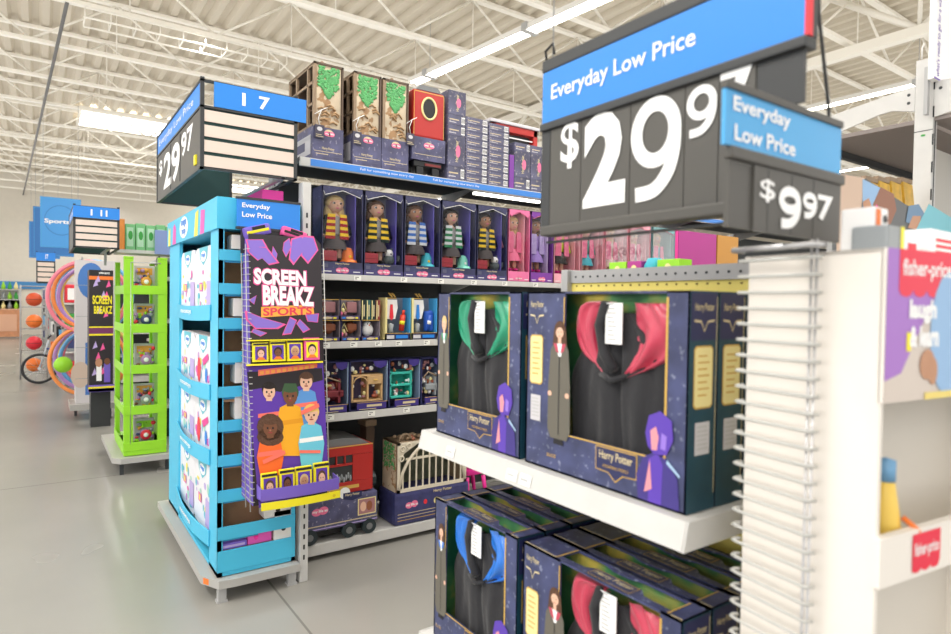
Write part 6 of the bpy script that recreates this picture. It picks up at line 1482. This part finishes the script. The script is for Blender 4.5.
tyre = mat('tyre_rubber', (50, 50, 54), .7); frm = mat('bike_frame_paint', (220, 226, 234), .3); bb = mat('bike_blue', (60, 90, 160), .4)
by = {'a': .02, 'b': .5}
for nm, yy in (('a', .0), ('b', .62)):
    q = MB(); q.tube([(-13.0+.0, yy+.24*math.cos(2*PI*i/28), .26+.24*math.sin(2*PI*i/28)) for i in range(28)], .022, tyre, 8, closed=True)
    for i in range(10): q.tube([(-13.0+.0, yy, .26), (-13.0+.0, yy+.225*math.cos(PI*i/5), .26+.225*math.sin(PI*i/5))], .002, steel, 4)
    q.cyl((-13.03, yy, .26), (-12.97, yy, .26), .025, frm, 10); q.build('wheel', r)
q = MB(); q.tube([(-13.0+.0, .0, .26), (-13.0+.0, .1, .62), (-13.0+.0, .13, .75)], .016, frm); q.tube([(-13.0+.0, .1, .6), (-13.0+.0, .42, .55), (-13.0+.0, .3, .24), (-13.0+.0, .12, .52)], .016, bb); q.tube([(-13.0+.0, .62, .26), (-13.0+.0, .42, .55), (-13.0+.0, .44, .62)], .013, frm); q.tube([(-13.0+.0, .62, .26), (-13.0+.0, .3, .24)], .012, bb); q.build('frame', r)
q = MB(); q.tube([(-13.25, .16, .84), (-13.12, .12, .78), (-12.88, .12, .78), (-12.75, .16, .84)], .013, black); q.build('handlebar', r)
q = MB(); q.ell((-13.0+.0, .45, .65), (.06, .11, .03), bb); q.build('saddle', r)
q = MB(); q.cyl((-13.04, .3, .24), (-12.96, .3, .24), .06, black, 14); q.box((-13.12, .27, .13), (-13.04, .33, .15), black); q.build('crank', r)
# far hanging blue boards
def board(label, x, y0, y1, z0, z1, text=None, mt=None, group='blue department boards hung over the main aisle'):
    r = thing('hanging_board', label, 'hanging sign', (x, (y0+y1)/2, z0), group)
    q = MB(); q.box((x-.03, y0, z0), (x, y1, z1), mt or mat('board_blue', (74, 156, 226), .45), .004); F_ = FX(x, y0, z0); w_ = y1-y0; h_ = z1-z0
    q.ring(F_, .02, .02, w_-.02, h_-.02, .008, lblue, .001)
    if text:
        q.ft(F_, text, w_*.1, h_*.46, w_*.62, h_*.11, wtext, .003, bold=.03)
        for a in range(24):
            t0, t1 = 2*PI*a/24, 2*PI*(a+1)/24
            q.fp(F_, [(w_*.5+w_*.4*math.cos(t0), h_*.55+h_*.3*math.sin(t0)), (w_*.5+w_*.4*math.cos(t1), h_*.55+h_*.3*math.sin(t1)), (w_*.5+w_*.385*math.cos(t1), h_*.55+h_*.287*math.sin(t1)), (w_*.5+w_*.385*math.cos(t0), h_*.55+h_*.287*math.sin(t0))], mat('board_line', (54, 120, 190), .5), .002)
    q.build('panel', r)
    q = MB(); q.tube([(x-.015, y0+.05, z1), (x-.015, y0+.05, 5.45)], .004, greym); q.tube([(x-.015, y1-.05, z1), (x-.015, y1-.05, 5.45)], .004, greym); q.build('hanger', r)
a = at(40, 196, 'x', -15); b = at(81, 249, 'x', -15); board('large blue hanging board reading Sports', -15, a.y, b.y, b.z, a.z, 'Sports')
a = at(33, 206, 'x', -19); b = at(74, 257, 'x', -19); board('blue hanging board just behind the Sports board', -19, a.y, b.y, b.z, a.z, None, mat('board_blue2', (56, 120, 190), .45))
a = at(29, 221, 'x', -23); b = at(60, 259, 'x', -23); board('blue hanging board furthest back, behind the Sports board', -23, a.y, b.y, b.z, a.z, None, mat('board_blue2', (56, 120, 190)))
# far left wooden counter and goods by the back wall
wood = mat('orange_wood', (214, 150, 110), .5, var=.1)
for j, (yy, nm) in enumerate(((-1.75, 'left'), (-.95, 'right'))):
    r = thing('wooden_display', 'orange wooden display crate unit at the far wall, %s one' % nm, 'display stand', (-27.5, yy, 0), 'orange wooden displays at the far wall')
    q = MB(); q.box((-27.9, yy-.38, .05), (-27.4, yy+.38, 1.0), wood, .01); q.box((-27.4, yy-.3, .25), (-27.38, yy+.3, .85), mat('orange_wood_panel', (230, 180, 150), .5)); q.build('body', r)
    q = MB(); q.box((-27.9, yy-.4, 1.0), (-27.38, yy+.4, 1.04), MATS['orange_wood_panel']); q.build('top', r)
    for z in (1.35, 1.7): q = MB(); q.box((-27.9, yy-.38, z), (-27.45, yy+.38, z+.03), shelfm); q.box((-27.9, yy-.38, 1.04), (-27.87, yy+.38, z), shelfm); q.build('shelf', r)
    for zi, z in enumerate((1.04, 1.38, 1.73)):
        for jj in range(4):
            q = MB(); q.lathe((-27.6, yy-.27+jj*.18, z+.001), [(0, 0), (.06, 0), (.065, .12), (.03, .2), (.025, .26), (0, .26)], (green, cream, MATS['toy_grey'], lime)[(zi+jj) % 4], 10)
            tag(q.build('bottle'), 'small bottle on the wooden display at the far wall, %s unit' % nm, 'bottle', 'bottles on the %s wooden display' % nm)

# ================================================================== UPPER RIGHT
r = thing('tall_shelving_frame', 'tall light grey slotted shelving post with overhead shelves, upper right', 'shelf', (-.95, 2.68, 0))
q = MB(); q.box((-.975, 2.66, 0), (-.915, 2.70, 2.42), shelfm, .003)
for k in range(24):
    q.box((-.945+.028, 2.6595, .1+k*.1), (-.945+.033, 2.6605, .14+k*.1), black)
q.box((-.9155, 2.675, .1), (-.9145, 2.685, 2.4), dgrey); q.tube([(-.955, 2.655, 2.42), (-.955, 2.655, 2.46), (-.948, 2.655, 2.475)], .003, white); q.fc(FY(2.66, -.945, 2.14), 0, 0, .008, .004, green, .001); q.fr(FY(2.66, -.975, 2.155), 0, 0, .06, .003, dgrey, .001)
q.build('upright', r)
q = MB(); q.prism([(-1.3, 2.66, 2.2), (-1.27, 2.66, 2.29), (-.975, 2.66, 2.33), (-.975, 2.66, 2.235), (-1.05, 2.66, 2.255), (-1.1, 2.66, 2.25), (-1.16, 2.66, 2.235)], (0, .01, 0), shelfm)
for zz in (2.27, 2.3): q.fc(FY(2.66, 0, 0), -.995, zz, .006, .006, dgrey, .001, 8)
q.build('bracket', r)
q = MB(); q.prism([(-.915, 2.66, 2.33), (-.6, 2.66, 2.3), (-.6, 2.66, 2.25), (-.915, 2.66, 2.2)], (0, .01, 0), shelfm); q.fc(FY(2.66, 0, 0), -.895, 2.3, .006, .006, dgrey, .001, 8); q.build('bracket', r)
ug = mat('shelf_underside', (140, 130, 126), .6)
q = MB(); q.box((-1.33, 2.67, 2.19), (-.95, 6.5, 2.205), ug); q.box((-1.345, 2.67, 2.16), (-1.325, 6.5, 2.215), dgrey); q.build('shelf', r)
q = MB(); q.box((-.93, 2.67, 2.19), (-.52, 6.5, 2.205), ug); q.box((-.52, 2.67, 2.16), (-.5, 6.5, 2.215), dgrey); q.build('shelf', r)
q = MB(); q.box((-.96, 2.7, 0.1), (-.93, 6.5, 2.1), mat('shelf_back_pale', (190, 186, 178), .6)); q.build('back_panel', r)
# photo board on the shelf behind the toy stand
X9 = -.8
r = thing('photo_board', 'printed photo board of children behind the white toy stand', 'display board', (X9, 2.1, 1.6))
q = MB(); P9 = [(836, 240), (836, 172), (865, 178), (905, 204), (951, 229), (985, 245), (985, 262), (836, 262)]
pv_ = [at(px, py, 'x', X9) for px, py in P9]; q.prism(pv_, (-.01, 0, 0), mat('board_dark_grey', (96, 98, 100), .5))
ph = lambda pts, mt, d: ppoly(q, 'x', X9, pts, mt, d)
ph([(836, 260), (836, 173), (864, 178), (856, 262)], mat('photo_tan', (206, 180, 160), .6), .001); ph([(862, 179), (880, 188), (874, 206), (862, 210)], MATS['shirt_pale_blue'], .0014); ph([(872, 205), (880, 187), (893, 194), (896, 210), (890, 224), (876, 226)], mat('photo_skin_brown', (150, 104, 84), .6), .0018)
ph([(870, 214), (876, 204), (880, 214), (878, 232), (870, 232)], hotpink, .002); ph([(862, 202), (868, 198), (872, 210), (871, 226), (864, 226)], skin2, .0022); ph([(905, 222), (908, 206), (918, 204), (924, 214), (916, 226)], mat('photo_hair_blue', (110, 140, 170), .6), .0018); ph([(907, 228), (912, 216), (920, 216), (920, 230)], skin2, .002)
ph([(914, 232), (928, 204), (951, 218), (951, 246), (914, 244)], mat('photo_teal', (120, 190, 204), .6), .0024); ph([(846, 262), (850, 240), (870, 226), (878, 240), (876, 262)], wtext, .0024); ph([(852+5*math.cos(-a), 238+5.5*math.sin(-a)) for a in [i*PI/6 for i in range(12)]], yell, .003)
ph([(852+3.2*math.cos(-a), 238+3.6*math.sin(-a)) for a in [i*PI/6 for i in range(12)]], wtext, .0034)
q.build('panel', r); q = MB(); q.box((X9-.04, 1.75, 1.563), (X9-.01, 1.8, 1.8), greym); q.build('support_arm', r)
# gold snack-like bags row behind the board
gbag = mat('gold_bag', (214, 170, 60), .35, var=.2, scale=30)
for k in range(5):
    p_ = at(868+k*11.5, 176+k*5, 'x', -.92); q = MB(); y = p_.y
    q.add([(-1.0, y-.04, 1.562), (-.9, y-.04, 1.562), (-.9, y+.04, 1.562), (-1.0, y+.04, 1.562), (-.96, y-.045, 1.90+.01*k), (-.94, y-.04, 1.91+.01*k), (-.94, y+.04, 1.905+.01*k), (-.96, y+.045, 1.90+.01*k)], [(0, 3, 2, 1), (4, 5, 6, 7), (0, 1, 5, 4), (1, 2, 6, 5), (2, 3, 7, 6), (3, 0, 4, 7)], gbag if k else mat('bag_dull', (170, 150, 120), .5))
    q.box((-.958, y-.045, 1.91+.01*k), (-.942, y+.045, 1.925+.01*k), timber); q.ell((-.925, y+.01, 1.83), (.01, .022, .03), mat('bag_yellow', (236, 200, 60), .5))
    tag(q.build('gold_bag'), 'gold bag standing behind the photo board, %s from the left' % ('first', 'second', 'third', 'fourth', 'fifth')[k], 'bag', 'gold bags behind the photo board')
# boxes standing on the stand top
def topbox(label, px0, px1, py0, x, mt, prints=None, d_=.05):
    a = at(px0, py0, 'x', x); b = at(px1, py0, 'x', x); q = MB(); q.box((x-d_, a.y, 1.585), (x, b.y, a.z), mt, .004)
    if prints: prints(q, FX(x, a.y, 1.585), b.y-a.y, a.z-1.585)
    tag(q.build('toy_box'), label, 'toy box', 'small toy boxes on the white stand top')
topbox('white toy box with red edge on top of the white stand', 876, 889, 206, -.42, wtext, lambda q, F_, w_, h_: (q.fr(F_, 0, 0, w_*.35, h_*.95, orange), q.fc(F_, w_*.7, h_*.75, w_*.15, h_*.1, ink)))
topbox('grey toy box on top of the white stand', 888, 904, 224, -.4, MATS['toy_grey'], lambda q, F_, w_, h_: q.fr(F_, w_*.78, 0, w_, h_, yell))
topbox('pale toy box with red print on top of the white stand', 906, 926, 232, -.44, MATS['pack_white'], lambda q, F_, w_, h_: (q.fr(F_, w_*.1, h_*.2, w_*.5, h_*.6, redp), q.fr(F_, w_*.6, h_*.3, w_*.9, h_*.8, MATS['hoop_blue'])))
topbox('white toy box with red stripes at the right of the white stand top', 932, 958, 228, -.42, wtext, lambda q, F_, w_, h_: [q.fr(F_, w_*.15, h_*(.2+.2*j), w_*.95, h_*(.3+.2*j), redp) for j in range(3)])
r = thing('vertical_sign', 'white upright card with violet lettering at the top right', 'sign', (-.9, 2.75, 2.206))
X7 = -.9; a = at(934, 78, 'x', X7); b = at(962, -30, 'x', X7)
q = MB(); q.box((X7-.02, a.y, a.z), (X7, b.y+.03, b.z), wtext, .002); q.fr(FX(X7, 0, 0), a.y, a.z, b.y+.03, a.z+.006, dpurp, .001)
q.ftv(FX(X7, 0, 0), "what's ready to go for a walk?", a.y+.014, a.z+.012, .04, .3, dpurp, .001); q.build('card', r)
q = MB(); q.box((X7-.034, a.y+.01, 2.206), (X7-.022, a.y+.03, a.z+.05), greym); q.build('support_arm', r)
# ================================================================== LIGHT
w = bpy.data.worlds.new('world'); S.world = w; w.use_nodes = True
bg = w.node_tree.nodes['Background']; bg.inputs[0].default_value = (1.0, .985, .965, 1); bg.inputs[1].default_value = 1.5
def area(name, loc, size, energy, rot=(0, 0, 0), col=(1, .975, .94)):
    l = bpy.data.lights.new(name, 'AREA'); l.shape = 'RECTANGLE'; l.size, l.size_y = size; l.energy = energy; l.color = col
    o = bpy.data.objects.new(name, l); COL.objects.link(o); o.location = loc; o.rotation_euler = rot; return o
area('ceiling_light_bank', (-2.2, .4, 5.3), (.25, 14), 260)
area('ceiling_light_bank', (-4.0, 4.6, 5.3), (14, .25), 240)
area('ceiling_light_bank', (-13, 2, 5.3), (14, .25), 300)
area('ceiling_light_bank', (-24, 2, 5.3), (10, .25), 260)
area('ceiling_light_bank', (-1, -2.6, 5.3), (12, .25), 330)
area('ceiling_light_bank', (-4, 14, 5.3), (16, .25), 300)
area('added_ceiling_fill', (-12, 12, 4.6), (34, 38), 2100, (PI, 0, 0))  # added fill lamp without a fixture, stands in for light bounced onto the ceiling
S.view_settings.view_transform = 'Standard'; S.view_settings.look = 'None'; S.view_settings.gamma = 1
S.view_settings.use_curve_mapping = False; S.view_settings.exposure = 0.0
S.cycles.max_bounces = 8; S.cycles.diffuse_bounces = 4; S.cycles.transparent_max_bounces = 12; S.cycles.use_denoising = True
S.cycles.sample_clamp_indirect = 6
